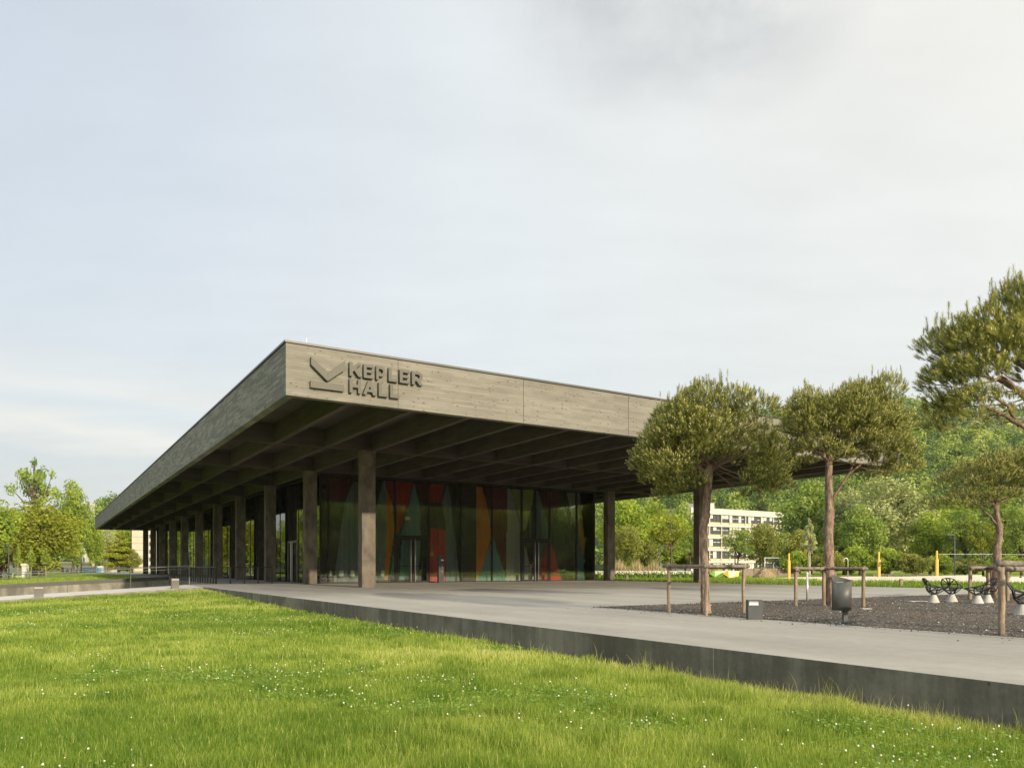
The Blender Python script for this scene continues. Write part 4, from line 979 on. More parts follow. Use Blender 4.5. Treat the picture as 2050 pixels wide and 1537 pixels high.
# ------------------------------------------------------------------ beyond the terrace on the right: court, wall, posts
def court():
    pts = [at(1438, 1163.5, -.02), at(1640, 1165, -.02), at(2050, 1168, -.02), at(2500, 1172, -.02), at(2500, 1150, -.02), at(2050, 1153.5, -.02), at(1700, 1153.5, -.02), at(1590, 1155, -.02)]
    mb = MB(); mb.add([(p.x, p.y, -.02) for p in pts], [tuple(range(len(pts)))]); o = mb.build('sand_court', M['sand']); tag(o, kind='structure')
court()
def court_wall():
    p0 = at(1636, 1163.5, -.03); p1 = at(1966, 1164.5, -.03); h0 = zat(1156.5, p0.y); h1 = zat(1149.5, p1.y)
    root = empty('low_wall', p0); tag(root, 'low pale concrete wall along the sand court, rising to the right', 'low wall')
    d = p1 - p0; nrm = Vector((-d.y, d.x, 0)).normalized() * .4; mb = MB(); n = 1
    a, b = Vector((0, 0, -.2)), d + Vector((0, 0, -.2))
    vs = [a, b, b + nrm, a + nrm, Vector((0, 0, h0)), d + Vector((0, 0, h1)), d + nrm + Vector((0, 0, h1)), nrm + Vector((0, 0, h0))]
    mb.add(vs, [(0, 3, 2, 1), (4, 5, 6, 7), (0, 1, 5, 4), (1, 2, 6, 5), (2, 3, 7, 6), (3, 0, 4, 7)]); mb.build('wall_body', M['conc_pale'], root)
    q0 = at(1745, 1154, .3); 
court_wall()
def post(u, Y, vt, lab, sc=1.0):
    p = atY(u, Y, -.04); h = zat(vt, Y); root = empty('volleyball_post', p); tag(root, lab, 'volleyball post')
    w = .125 * sc; mb = MB(); mb.box(-w, w, -w, w, -.1, h * .72); mb.build('padded_sleeve', M['yellow'], root, bevel=.05)
    MB().box(-w * .55, w * .55, -w * .55, w * .55, h * .721, h).build('pole', M['yellow'], root, bevel=.02)
    return root, p, h
post(1579.5, 75, 1106.5, 'yellow padded volleyball post left of the litter bin, furthest left')
r2, p2, h2 = post(1759.5, 77, 1103.5, 'yellow padded volleyball post marked with a black 2')
post(1875.5, 63.5, 1101, 'yellow padded volleyball post by the low wall, holding the net line', .9)
cu = bpy.data.curves.new('digit', 'CURVE'); cu.dimensions = '2D'; cu.fill_mode = 'BOTH'; cu.extrude = 0.006
sp = cu.splines.new('POLY'); two = [(0, 0), (.62, 0), (.62, .15), (.25, .15), (.52, .48), (.61, .62), (.62, .78), (.53, .93), (.36, 1.0), (.18, .97), (.04, .84), (.02, .72), (.2, .69), (.24, .80), (.33, .85), (.42, .80), (.43, .70), (.35, .56), (0, .13)]
sp.points.add(len(two) - 1); sp.use_cyclic_u = True
for q, (x, y) in zip(sp.points, two): q.co = (x * .42, y * .44, 0, 1)
tmp = bpy.data.objects.new('tmp', cu); me = bpy.data.meshes.new_from_object(tmp); bpy.data.objects.remove(tmp); bpy.data.curves.remove(cu)
o = link('number_mark', me, M['dark'], r2); o.rotation_euler = (R(90), 0, 0); o.location = (-.15, -.20, zat(1132.5, 77)); o['label'] = 'black figure 2'
def net():
    a = atY(1875.5, 63.5); z = zat(1108.5, 63.5); root = empty('net_line', a); tag(root, 'thin pale net cord stretched to the right from a yellow post', 'net')
    b = atY(2320, 66); d = b - a
    MB().tube([(0, 0, z), (d.x * .5, d.y * .5, z - .03), (d.x, d.y, z)], .009, 5).build('top_cord', M['white'], root)
    MB().tube([(0, 0, z - .9), (d.x * .5, d.y * .5, z - .93), (d.x, d.y, z - .9)], .012, 5).build('bottom_cord', M['rail'], root)
net()
def shower():
    Y = 80; p = atY(1697.5, Y, -.04); root = empty('outdoor_shower', p); tag(root, 'slim outdoor shower pipe with hooked top behind the sand court', 'shower'); k = Y / F
    h = zat(1120, Y); rr = .22; pts = [(0, 0, -.1), (0, 0, h)] + [(-rr + rr * math.cos(t), 0, h + rr * math.sin(t)) for t in (R(30), R(70), R(110), R(150), R(180))] + [(-2 * rr, 0, h - .12)]
    MB().tube(pts, .04, 8).build('pipe', M['steel'], root, smooth=True); MB().tube([(-2 * rr, 0, h - .12), (-2 * rr, 0, h - .17)], [.05, .08], 10).build('shower_head', M['steel'], root)
shower()
def goal():
    Y = 100; a = atY(1531, Y, -.05); b = atY(1562, Y, -.05); root = empty('goal_frame', a); tag(root, 'grey metal ball-stop frame standing before the dark shrubs', 'goal frame')
    w = b.x - a.x; h0, h1 = zat(1136, Y), zat(1115.5, Y); mb = MB()
    mb.tube([(0, 0, -.05), (0, 0, h1), (w, 0, h1), (w, 0, -.05)], .06, 6); mb.build('frame', M['white'], root)
    mb = MB()
    for k in range(1, 12): mb.tube([(w * k / 12, 0, h0), (w * k / 12, 0, h1)], .012, 4)
    for k in range(0, 9): mb.tube([(0, 0, h0 + (h1 - h0) * k / 9), (w, 0, h0 + (h1 - h0) * k / 9)], .012, 4)
    mb.build('mesh_panel', M['rail'], root)
goal()
def board_fence():
    Y = 98; root = empty('timber_fence', atY(1442, Y, -.05)); tag(root, 'weathered timber fence behind the mulch heap', 'fence')
    x0 = 0; k = Y / F; h = zat(1136.5, Y)
    for i, (u0, u1) in enumerate(((1488, 1509), (1510, 1557), (1558, 1600))):
        o = MB().box((u0 - 1442) * k, (u1 - 1442) * k - .05, 0, .08, -.05, h - (.1 if i == 2 else 0)).build('fence_panel', M['mulch'] if i == 1 else M['old_board'], root)
    for u in (1488, 1509.3, 1557.3, 1600): MB().box((u - 1442) * k - .06, (u - 1442) * k + .06, .085, .2, -.1, h + .05).build('post', M['old_board'], root)
board_fence()
def heap(u, v, Y, w, h, lab):
    rg = np.random.default_rng(8); n, m_ = 28, 10; V = []; 
    for j in range(m_ + 1):
        for i in range(n):
            t = 2 * PI * i / n; r = 1 - j / m_; bump = 1 + .12 * math.sin(3 * t + 1) + .08 * rg.normal()
            V.append((w * r * bump * math.cos(t), w * .8 * r * bump * math.sin(t), h * (1 - r ** 1.6) * (1 + .06 * rg.normal()) if j else -.05))
    f = [(j * n + i, j * n + (i + 1) % n, (j + 1) * n + (i + 1) % n, (j + 1) * n + i) for j in range(m_) for i in range(n)]
    o = MB().add(V, f).build('mulch_heap', M['mulch'], smooth=True); o.location = atY(u, Y, -.05); tag(o, lab, 'heap')
heap(1530, 1155, 86, 1.25, 1.05, 'brown heap of mulch on the grass behind the sand court')
def seat_rock(u, Y, lab, pts, faces, cols):
    k = Y / F; root = empty('play_seat', atY(u, Y, -.05)); tag(root, lab, 'play seat', 'faceted play seats')
    for c in sorted(set(cols)):
        mb = MB(); mb.add(pts, [f for f, q in zip(faces, cols) if q == c]); mb.build('painted_facets', M[c], root, fix=False)
Yk = 84
def facet(u0, u1, inv, c):
    k = Yk / F; w = (u1 - u0) * k; h = zat(1142.5, Yk) + .05
    pts = [(0, 0, h * .55), (w * .28, -.3, h), (w, -.2, h * .98), (w * .93, -.25, h * .25), (w * .3, -.5, 0), (w * .5, -.4, 0.02), (0.1, .8, h * .5), (w * .3, .9, h * .95), (w, .8, h * .9), (w * .9, .8, 0), (w * .3, .9, 0)]
    fs = [(0, 4, 1), (1, 4, 5, 2), (2, 5, 3), (1, 2, 8, 7), (0, 1, 7, 6), (3, 9, 8, 2), (4, 10, 9, 3, 5), (0, 6, 10, 4), (6, 7, 10), (7, 8, 9, 10)]
    return pts, fs, c
p_, f_, c_ = facet(1420.5, 1452, 0, ['lime', 'lime', 'pale_yellow', 'lime', 'pale_yellow', 'sun_yellow', 'sun_yellow', 'lime', 'lime', 'sun_yellow']); seat_rock(1420.5, Yk, 'faceted play seat painted green and pale yellow on the grass', p_, f_, c_)
p_, f_, c_ = facet(1448, 1478.5, 0, ['sun_yellow', 'pale_yellow', 'sun_yellow', 'sun_yellow', 'pale_yellow', 'sun_yellow', 'sun_yellow', 'sun_yellow', 'sun_yellow', 'sun_yellow']); seat_rock(1448, Yk - 1.5, 'faceted play seat painted all yellow right of the green one', p_, f_, c_)
def bench(u0, u1, v, Y, lab):
    a, b = atY(u0, Y, -.05), atY(u1, Y, -.05); root = empty('long_bench', a); tag(root, lab, 'bench'); L = b.x - a.x; h = zat(v, Y)
    MB().box(0, L, -.2, .2, h - .07, h).build('seat', M['rail_log'], root)
    for k in range(5): x = .2 + (L - .4) * k / 4; MB().box(x - .05, x + .05, -.15, .15, -.1, h - .072).build('leg', M['rail'], root)
bench(1745, 1868, 1148.5, 92, 'long low timber bench behind the pale court wall')
bench(1450, 1500, 1150.5, 92, 'low timber bench left of the mulch heap')
bench(1972, 2070, 1150.8, 80, 'low timber bench at the right edge beyond the chairs')
def lamp(u, v0, vt, Y, lab, arm=-1):
    p = atY(u, Y, zat(v0, Y)); h = zat(vt, Y) - p.z; root = empty('street_lamp', p); tag(root, lab, 'street lamp')
    MB().tube([(0, 0, -.3), (0, 0, h)], [.09, .06], 8).build('pole', M['anthracite'], root, smooth=True)
    MB().box(min(0, arm * .9), max(0, arm * .9), -.12, .12, h - .04, h + .05).build('lamp_head', M['anthracite'], root)
lamp(1911, 1149, 1070, 86, 'dark street lamp behind the low wall, its head pointing left')
lamp(1471.5, 1140, 1085.5, 110, 'slim street lamp in front of the white office block', 1)
lamp(1320, 1140, 1092, 85, 'slim dark street lamp among the reeds right of the hall', 1)
lamp(17.5, 1158, 1089.5, 100, 'tall grey street lamp at the left edge of the photo')
lamp(162.5, 1140, 1104.5, 140, 'slender street lamp beyond the lawn in front of the pale pavilion')
#==PART4==

# ------------------------------------------------------------------ buildings beyond
M['bwhite'] = noisy('white_facade_panel', (0.40, 0.385, 0.345), (0.47, 0.455, 0.41), 0.7, 0.85, 0, det=8)
M['cream'] = noisy('cream_spandrel', (0.44, 0.34, 0.20), (0.48, 0.38, 0.24), 0.8, 0.8, 0)
M['blind'] = noisy('window_blind', (0.52, 0.50, 0.45), (0.58, 0.56, 0.51), 2, 0.8, 0)
M['beige'] = noisy('beige_facade', (0.42, 0.36, 0.27), (0.48, 0.42, 0.33), 0.6, 0.85, 0)
M['redband'] = noisy('red_band', (0.45, 0.05, 0.03), (0.52, 0.07, 0.04), 1, 0.7, 0)
M['blue'] = noisy('blue_panel', (0.05, 0.22, 0.55), (0.07, 0.28, 0.62), 1, 0.6, 0)
def office():
    p0 = atY(1421, 224, -1.0); root = empty('office_block', p0, TH); tag(root, 'white four-storey office block with cream panels behind the trees', 'building')
    px, py = p0.x, p0.y
    def bx(u):
        t = (u - 1025) / F; return (t * py - px) / (cB[0] - t * cB[1])
    rg = random.Random(3); zt = zat(1017, 224) + 1.0
    x0, x1 = bx(1384), bx(1606); D = 16
    mb = MB(); mb.box(x0, x1, .5, D, -1, zt - .4); mb.build('wall', M['bwhite'], root)
    mb = MB(); mb.box(x0 - .2, x1 + .2, -.15, .5, zt - 1.75, zt); mb.box(x0 - .2, x1 + .2, .5, D, zt - .399, zt - .002); mb.build('parapet', M['bwhite'], root)
    us = [1384, 1402, 1421, 1445, 1461.5, 1493, 1524.5, 1549, 1574, 1606]
    bands = MB(); pil = MB()
    for r in range(5):
        zt_w = zt - 1.75 - r * 3.6; zb_w = zt_w - 2.25
        for i in range(len(us) - 1):
            a, b = bx(us[i]) + .2, bx(us[i + 1]) - .2
            w = empty('window', (0, 0, 0)); bpy.data.objects.remove(w)
            mbw = MB(); fr = .09
            mbw.box(a, b, .42, .498, zb_w, zt_w, 0); o = mbw.build('window', [M['frame']], root)
            nn = max(2, round((b - a) / 1.35)); s = (b - a) / nn; pm = MB()
            for k in range(nn):
                bl = rg.random() < .42; h = zb_w + .12 + (rg.choice((0, 0, 1.0)) if bl else 0)
                pm.box(a + k * s + fr, a + (k + 1) * s - fr, .405, .419, zb_w + .12, zt_w - .1, 0)
                if bl: pm.box(a + k * s + fr, a + (k + 1) * s - fr, .385, .404, h, zt_w - .1, 1)
                elif rg.random() < .6: pm.box(a + k * s + fr, a + (k + 1) * s - fr, .39, .404, zb_w + 1.2, zb_w + 1.3, 2)
            pm.build('pane', [M['dglass'], M['blind'], M['white']], o)
        pm = MB(); pm.box(x0, x1, .30, .497, zb_w - .62, zb_w - .01); pm.build('spandrel', M['cream'], root)
        bands.box(x0 - .15, x1 + .15, -.12, .49, zb_w - 1.35, zb_w - .63)
    bands.build('floor_band', M['bwhite'], root)
    for u in us: pil.box(bx(u) - .17, bx(u) + .17, .02, .29, 0, zt - 1.76)
    pil.build('pilaster', M['bwhite'], root)
    MB().box(bx(1421), bx(1445), 3, 8, zt - .3, zt + 1.9).build('roof_box', M['bwhite'], root)
    MB().box(bx(1416), bx(1421) - .01, 3, 8, zt - .3, zt + 1.8).build('roof_box', M['blind'], root)
    for u in (1424, 1456, 1472, 1516): MB().tube([(bx(u), 4, zt - .3), (bx(u), 4, zt + 2.6)], .06, 4).build('antenna', M['rail'], root)
    mb = MB()
    for u in (1487, 1492, 1497): mb.tube([(bx(u) - .5, 3, zt), (bx(u), 3, zt + .8), (bx(u) + .5, 3, zt)], .08, 4)
    mb.build('roof_vents', M['rail'], root)
office()
def block(name, label, u0, u1, vt, vb, Y, mat, rows=0, cols=0, depth=14, rz=TH, band=None, joints=0, cat='building'):
    p0 = atY(u0, Y, zat(vb, Y)); root = empty(name, p0, rz); tag(root, label, cat)
    c, s = math.cos(rz), math.sin(rz); t = (u1 - 1025) / F
    w = (t * p0.y - p0.x) / (c - t * s); h = zat(vt, Y) - p0.z
    MB().box(0, w, 0, depth, -2, h).build('wall', mat, root)
    MB().box(-.1, w + .1, -.1, depth + .1, h + .002, h + .35).build('roof_edge', M['blind'], root)
    for k in range(1, joints): MB().box(0, w, -.012, -.002, h * k / joints - .04, h * k / joints + .04).build('joint', M['rail'], root)
    for r in range(rows):
        for q in range(cols):
            x = w * (q + .5) / cols; z = h * (r + .35) / rows; ww = w / cols * .32; hh = h / rows * .25
            f = MB().box(x - ww, x + ww, -.05, -.004, z - hh, z + hh).build('window', M['dglass'], root)
    if band:
        for zz in band: MB().box(-.02, w + .02, -.04, -.003, h * zz, h * zz + .5).build('painted_band', M['redband'], root)
    return root
block('annex_block', 'plain beige building end with horizontal joints seen left of the hall columns', 264, 287, 1061, 1140, 190, M['beige'], 0, 0, 12, 0.25, joints=6)
block('glazed_block', 'pale building with glass bays glimpsed between the far hall columns', 288.5, 303, 1063, 1140, 192, M['bwhite'], 5, 3, 12, 0.25)
block('tower_block', 'white tower block half hidden behind the bright green tree', 146, 171, 1008, 1140, 230, M['bwhite'], 9, 4, 5, 0.0)
block('pavilion', 'long low pavilion with blue and white panels beyond the lawn', 128, 207, 1135.5, 1147.5, 175, M['bwhite'], 0, 0, 6, 0.0)
pv = [o for o in bpy.data.objects if o.name.startswith('pavilion')][0]
for k, (x, w_) in enumerate(((4.2, .9), (5.3, 1.1), (6.7, .7), (7.6, 1.0))): MB().box(x, x + w_, -.05, -.004, .25, 1.25).build('coloured_panel', M['blue'], pv)
for k, x in enumerate((0.5, 1.6, 2.7, 3.6)): MB().box(x, x + .6, -.05, -.004, .2, 1.0).build('window', M['dglass'], pv)
block('small_house', 'small cream house behind the big maple trunk', 121, 158, 1127, 1147, 185, M['cream'], 1, 4, 7, 0.1)
block('white_hut', 'white hut with dark openings at the far left edge behind the railing', -8, 15.5, 1126, 1150, 140, M['bwhite'], 1, 3, 4, 0.0)
block('sign_post_box', 'tall grey and white cabinet standing between two young trees', 43.5, 51.5, 1132, 1158, 118, M['blind'], 0, 0, .8, 0.0, cat='cabinet')
# reflected block, left of the picture: its image stands in the long glass wall
block('white_block', 'white office block with red bands left of the view, mirrored in the long glass wall', -470, -395, 985, 1142, 175, M['bwhite'], 6, 7, 14, 0.75, band=(.32, .66, .97))
def car():
    p = atY(33.5, 125, zat(1160.5, 125)); root = empty('parked_car', p, R(78)); tag(root, 'pale green small car parked facing away by the young trees', 'car')
    m = noisy('pale_green_car_paint', (0.36, 0.50, 0.16), (0.40, 0.54, 0.19), 1, 0.35, 0)
    s = .78; prof = [(-1.9, .3), (1.9, .3), (1.95, .75), (1.2, .92), (.55, 1.45), (-1.35, 1.48), (-1.85, .95), (-1.95, .6)]
    mb = MB(); mb.prism([(x * s, z * s) for x, z in prof], -.80 * s, .80 * s); mb.build('body', m, root, bevel=.05)
    mb = MB(); mb.prism([(x * s, z * s) for x, z in [(-1.70, 1.0), (1.02, .98), (.52, 1.38), (-1.36, 1.40)]], -.815 * s, .815 * s); mb.build('window', M['dglass'], root)
    mb = MB(); mb.box(-1.80 * s, -1.70 * s, -.6 * s, .6 * s, 1.02 * s, 1.38 * s); mb.build('rear_window', M['dglass'], root)
    for x in (-1.2, 1.2):
        for y in (-.72, .72): MB().tube([(x * s, (y - .1) * s, .3 * s), (x * s, (y + .1) * s, .3 * s)], .31 * s, 16).build('wheel', M['dark'], root)
    for y in (-.6, .6): MB().box(-1.98 * s, -1.92 * s, (y - .12) * s, (y + .12) * s, .72 * s, .88 * s).build('tail_light', M['redband'], root)
    MB().box(-1.99 * s, -1.955 * s, -.25 * s, .25 * s, .5 * s, .62 * s).build('number_plate', M['white'], root)
car()

# ------------------------------------------------------------------ leafy trees
def leaves(rng, centers, radii, n, size, up=0.25, shell=0.45, flat=1.0):
    """leaf quads through blobs; returns V, F, tint"""
    centers = np.asarray(centers); radii = np.asarray(radii); w = radii ** 2; w = w / w.sum()
    bi = rng.choice(len(centers), n, p=w); d = rng.normal(0, 1, (n, 3)); d /= np.linalg.norm(d, axis=1)[:, None]
    r = (shell + (1.05 - shell) * rng.random(n) ** .7)
    p = centers[bi] + d * (radii[bi] * r)[:, None] * np.array([1, 1, flat])
    nr = d * .8 + rng.normal(0, .7, (n, 3)) + np.array([0, 0, up]); nr /= np.linalg.norm(nr, axis=1)[:, None]
    t = rng.normal(0, 1, (n, 3)); t -= nr * (t * nr).sum(1)[:, None]; t /= np.linalg.norm(t, axis=1)[:, None]; b = np.cross(nr, t)
    s = (size * (.6 + .8 * rng.random(n)))[:, None]
    V = np.stack([p - t * s, p - b * s * .55 - t * s * .1, p + t * s, p + b * s * .55 + t * s * .15], 1)
    bt = rng.normal(0, .16, len(centers))
    tint = np.clip(.45 + bt[bi] + rng.normal(0, .15, n), 0, 1)
    return V.reshape(-1, 3), np.arange(4 * n).reshape(-1, 4), np.repeat(tint, 4)
PROTO = {}
def proto(kind, seed, mat, W_=7.0, base=.18, nb=34, nl=7000, leaf=.17, trunk=.22, bark='bark', blob=(.13, .22), flat=.8, shell=.45, shape='round', fork=0.30, limbs=12, multi=1):
    """a ten metre tree kept under a hidden-from-nothing name: the first placed copy uses it"""
    rng = np.random.default_rng(seed); rg = random.Random(seed); H = 10.0
    cz, hz = H * (1 + base) / 2, H * (1 - base) / 2
    C, Rr = [], []
    for i in range(nb):
        d = rng.normal(0, 1, 3); d /= np.linalg.norm(d); q = rng.random() ** .45 * .84
        c = d * q * np.array([W_ / 2, W_ / 2, hz]) + np.array([0, 0, cz])
        tz = (c[2] - H * base) / (H * (1 - base))
        if shape == 'cone': f = max(.12, 1.05 - tz * .95); c[0] *= f; c[1] *= f
        if shape == 'dome': f = .75 + .5 * (1 - abs(2 * tz - .7)); c[0] *= f; c[1] *= f
        rad = W_ * rg.uniform(*blob)
        if shape == 'cone': rad *= max(.45, 1.1 - tz * .7)
        C.append(c); Rr.append(rad)
    V, Fc, t = leaves(rng, C, Rr, nl, leaf, flat=flat, shell=shell)
    V[:, 2] = np.maximum(V[:, 2], .25)
    tb = MB()
    for s in range(multi):
        ox = 0 if multi == 1 else rg.uniform(-.5, .5); lean = 0 if multi == 1 else rg.uniform(-.8, .8)
        ft = H * (fork + .35); pts = [(ox, 0, -.5), (ox + lean * .1, 0, H * .06), (ox + lean * .4 + rg.uniform(-.1, .1), rg.uniform(-.1, .1), H * fork), (ox + lean + rg.uniform(-.3, .3), rg.uniform(-.3, .3), ft), (ox + lean * 1.2, 0, H * .93)]
        tb.tube(pts, [trunk * 1.35, trunk, trunk * .85, trunk * .5, trunk * .08], 8)
        for i in sorted(range(nb), key=lambda i: -Rr[i])[:limbs]:
            z0 = H * fork + rg.random() * .25 * H; z0 = min(z0, max(H * .12, C[i][2] - .3)); p0 = np.array([ox, 0, z0]); p1 = C[i]; mid = (p0 * .5 + p1 * .5) + np.array([0, 0, -.25]) + rng.normal(0, .15, 3)
            tb.tube([p0, mid, p1], [trunk * .42, trunk * .24, trunk * .06], 5)
    PROTO[kind] = (V, Fc, t, tb, mat, bark, W_)
proto('bright', 1, 'bright', 7.5, .12, 40, 8500, .19)
proto('bright_b', 2, 'bright', 7.0, .10, 34, 7500, .20, blob=(.14, .24))
proto('mid', 3, 'mid', 7.5, .08, 44, 9000, .19)
proto('mid_b', 4, 'mid', 8.0, .10, 36, 8000, .20, blob=(.12, .2))
proto('silver', 5, 'silver', 8.5, .04, 60, 12000, .17, blob=(.09, .16), flat=1.2, bark='bark_pale', multi=2)
proto('olive', 6, 'olive', 8.0, .04, 40, 8500, .18, multi=2)
proto('dark', 7, 'dark', 8.0, .03, 40, 8500, .19)
proto('yellowgreen', 8, 'yellowgreen', 9.0, .10, 48, 10500, .18, shape='dome', trunk=.28)
proto('layered', 9, 'yellowgreen', 8.6, .03, 60, 9000, .17, blob=(.08, .15), flat=.45, shape='cone')
proto('thin', 10, 'yellowgreen', 6.5, .22, 46, 3600, .14, blob=(.08, .15), shell=.1, limbs=30, trunk=.16, fork=.25)
proto('fine', 11, 'mid', 7.5, .10, 60, 6500, .13, blob=(.07, .14), shell=.1, limbs=40, trunk=.16, fork=.2)
proto('sapling', 12, 'bright', 5.2, .22, 44, 2600, .19, blob=(.07, .13), shape='cone', trunk=.14, bark='bark_pale')
proto('pale_sapling', 13, 'silver', 6.0, .28, 80, 4200, .14, blob=(.05, .10), shell=.1, limbs=40, shape='cone', trunk=.12, bark='bark_pale', multi=3, fork=.35)
proto('copper', 14, 'copper', 7.5, .05, 40, 7000, .18)
proto('gaunt', 15, 'mid', 7.8, .36, 26, 1250, .18, blob=(.055, .105), shell=.1, limbs=30, trunk=.30, fork=.45)
proto('shrub', 16, 'bright', 10.0, .0, 40, 7000, .30, blob=(.12, .2), trunk=.1)
proto('shrub_olive', 17, 'olive', 10.0, .0, 40, 7000, .30, blob=(.12, .2), trunk=.1)
FIRST = {}
def plant(kind, x, y, z, H, Wd, label, cat='tree', group=None, name=None, rz=None, dz=1.0):
    V, Fc, t, tb, mat, bark, W0 = PROTO[kind]; sc = (Wd / W0, Wd / W0 * dz, H / 10.0)
    rz = (x * 12.7 + y * 3.1) % 6.28 if rz is None else rz
    if kind not in FIRST:
        root = empty(name or 'tree', (x, y, z), rz); root.scale = sc
        tb.build('trunk', M[bark], root, smooth=True); np_mesh('crown', V, Fc, LEAF[mat], root, t); FIRST[kind] = root
    else:
        root = dup(FIRST[kind], (x, y, z), rz, sc); root.name = name or 'tree'
        if 'group' in root: del root['group']
    for key in ('label', 'category', 'group'):
        if key in root: del root[key]
    tag(root, label, cat, group); return root
def tree(kind, u, vt, vb, wpx, Y, label, **k):
    z = zat(vb, Y); return plant(kind, (u - 1025) / F * Y, Y, z, (zat(vt, Y) - z) * 1.02, wpx * Y / F, label, **k)
g1 = 'leafy trees beyond the meadow on the right'
tree('bright', 1252, 992, 1143, 105, 118, 'broad bright green tree just right of the hall corner column', group=g1)
tree('bright_b', 1318, 1000, 1142, 115, 126, 'tall fresh green tree behind the thin-trunked one right of the hall', group=g1)
tree('thin', 1344, 1012, 1140, 95, 88, 'airy yellow-green tree with a bare straight trunk between two hall columns', group=g1)
tree('olive', 1250, 1045, 1141, 70, 98, 'low olive bushy tree beside the right hall column', group=g1)
tree('mid', 1336, 1022, 1141, 62, 145, 'green tree behind the airy thin-trunked one', group=g1)
tree('shrub_olive', 1296, 1070, 1142, 62, 100, 'rounded olive shrub behind the dry reeds', group=g1, cat='shrub', name='shrub')
tree('fine', 1382, 1042, 1141, 60, 104, 'slim finely branched tree at the left end of the white office block', group=g1)
tree('mid_b', 1372, 1004, 1141, 62, 150, 'green tree hiding the left end of the white office block', group=g1)
tree('fine', 1478, 1048, 1143, 78, 104, 'loose green tree standing before the windows of the office block', group=g1)
tree('olive', 1522, 1038, 1143, 78, 108, 'olive green bushy tree right of the office windows', group=g1)
tree('shrub', 1352, 1088, 1142, 70, 120, 'green shrub closing the gap under the trees left of the office block', group=g1, cat='shrub', name='shrub')
tree('shrub_olive', 1392, 1098, 1142, 50, 118, 'olive shrub at the foot of the left end of the office block', group=g1, cat='shrub', name='shrub')
tree('dark', 1562, 1058, 1143, 84, 112, 'dark green tree behind the ball-stop frame', group=g1)
tree('olive', 1600, 1052, 1143, 60, 100, 'small olive tree left of the second pine trunk', group=g1)
tree('mid', 1622, 962, 1143, 120, 132, 'tall mid green tree filling the gap left of the second pine trunk', group=g1)
tree('pale_sapling', 1620, 1032, 1150, 52, 88, 'pale silvery young tree with several thin stems between two pines', group=g1)
tree('dark', 1690, 1040, 1145, 110, 118, 'dark bushy tree low behind the second pine', group=g1)
tree('silver', 1775, 948, 1146, 190, 116, 'big silver-leaved willow under the second pine crown', group=g1)
tree('silver', 1700, 975, 1145, 120, 124, 'silvery willow half hidden by the second pine trunk', group=g1)
tree('mid', 1722, 1010, 1145, 90, 108, 'mid green tree in front of the willows', group=g1)
tree('silver', 1838, 985, 1146, 100, 120, 'narrower silver willow right of the biggest one', group=g1)
tree('bright', 1862, 1028, 1147, 90, 108, 'vivid green tree behind the street lamp', group=g1)
tree('bright_b', 1905, 985, 1147, 130, 140, 'broad light green tree behind the smaller pine', group=g1)
tree('fine', 1932, 1005, 1147, 110, 102, 'fine twigged tree left of the smaller pine trunk', group=g1)
tree('thin', 1968, 1030, 1147, 70, 100, 'sparse yellow-green tree close behind the smaller pine trunk', group=g1)
tree('mid', 2010, 985, 1148, 120, 120, 'mid green tree behind the smaller pine crown', group=g1)
tree('fine', 2045, 1000, 1148, 100, 98, 'fine leaved tree at the right edge of the photo', group=g1)
tree('bright', 2110, 975, 1148, 140, 130, 'bright green tree just outside the right edge', group=g1)
g2 = 'shrubs along the sand court'
for k, (u, vt, w, kd, lab) in enumerate(((1655, 1095, 60, 'shrub_olive', 'olive shrub left of the second pine trunk'), (1705, 1090, 70, 'shrub', 'green shrub right behind the litter bin'), (1770, 1095, 75, 'shrub', 'green shrub behind the post marked 2'),
      (1830, 1100, 70, 'shrub_olive', 'olive shrub behind the long bench'), (1880, 1108, 60, 'shrub', 'green shrub behind the post by the low wall'), (1940, 1112, 70, 'shrub_olive', 'olive shrub left of the smaller pine trunk'), (2010, 1110, 80, 'shrub', 'green shrub right of the smaller pine trunk'), (1590, 1100, 60, 'shrub', 'green shrub behind the furthest yellow post'))):
    tree(kd, u, vt, 1152, w, 97 + k % 3, lab, group=g2, cat='shrub', name='shrub')
g3 = 'leafy trees on the left beyond the sunken ramp'
tree('gaunt', 70, 908, 1150, 128, 150, 'tall gaunt tree with sparse leaves rising above the others on the left', group=g3)
tree('yellowgreen', 85, 1004, 1157, 158, 128, 'broad yellow-green maple with a full round crown', group=g3)
tree('bright', 146, 966, 1150, 78, 160, 'tall bright green tree right of the maple', group=g3)
tree('bright_b', 190, 1030, 1150, 38, 165, 'bright green tree before the white tower block', group=g3)
tree('copper', 2, 1040, 1160, 52, 120, 'copper-leaved tree at the left edge of the photo', group=g3)
tree('dark', 4, 1008, 1150, 70, 165, 'dark green tree behind the copper one at the left edge', group=g3)
tree('layered', 238, 1052, 1148, 96, 150, 'layered yellow-green tree left of the last hall column', group=g3)
tree('silver', 214, 1050, 1146, 50, 175, 'pale silvery tree behind the layered yellow-green one', group=g3)
tree('mid', 200, 1030, 1146, 50, 190, 'mid green tree right of the tower block', group=g3)
tree('olive', 265, 1095, 1148, 36, 152, 'small olive tree against the beige building end', group=g3)
tree('sapling', 36, 1082, 1159, 26, 112, 'young slim tree behind the pale green car', group=g3)
tree('sapling', 62, 1088, 1158, 27, 110, 'young slim tree right of the car', group=g3)
tree('sapling', 92, 1092, 1155, 32, 114, 'young slim tree in front of the maple trunk', group=g3)
tree('fine', 155, 1100, 1148, 30, 160, 'thin leafless-looking young tree before the pavilion', group=g3)
tree('bright', 255, 1030, 1146, 60, 200, 'bright green tree behind the layered one', group=g3)
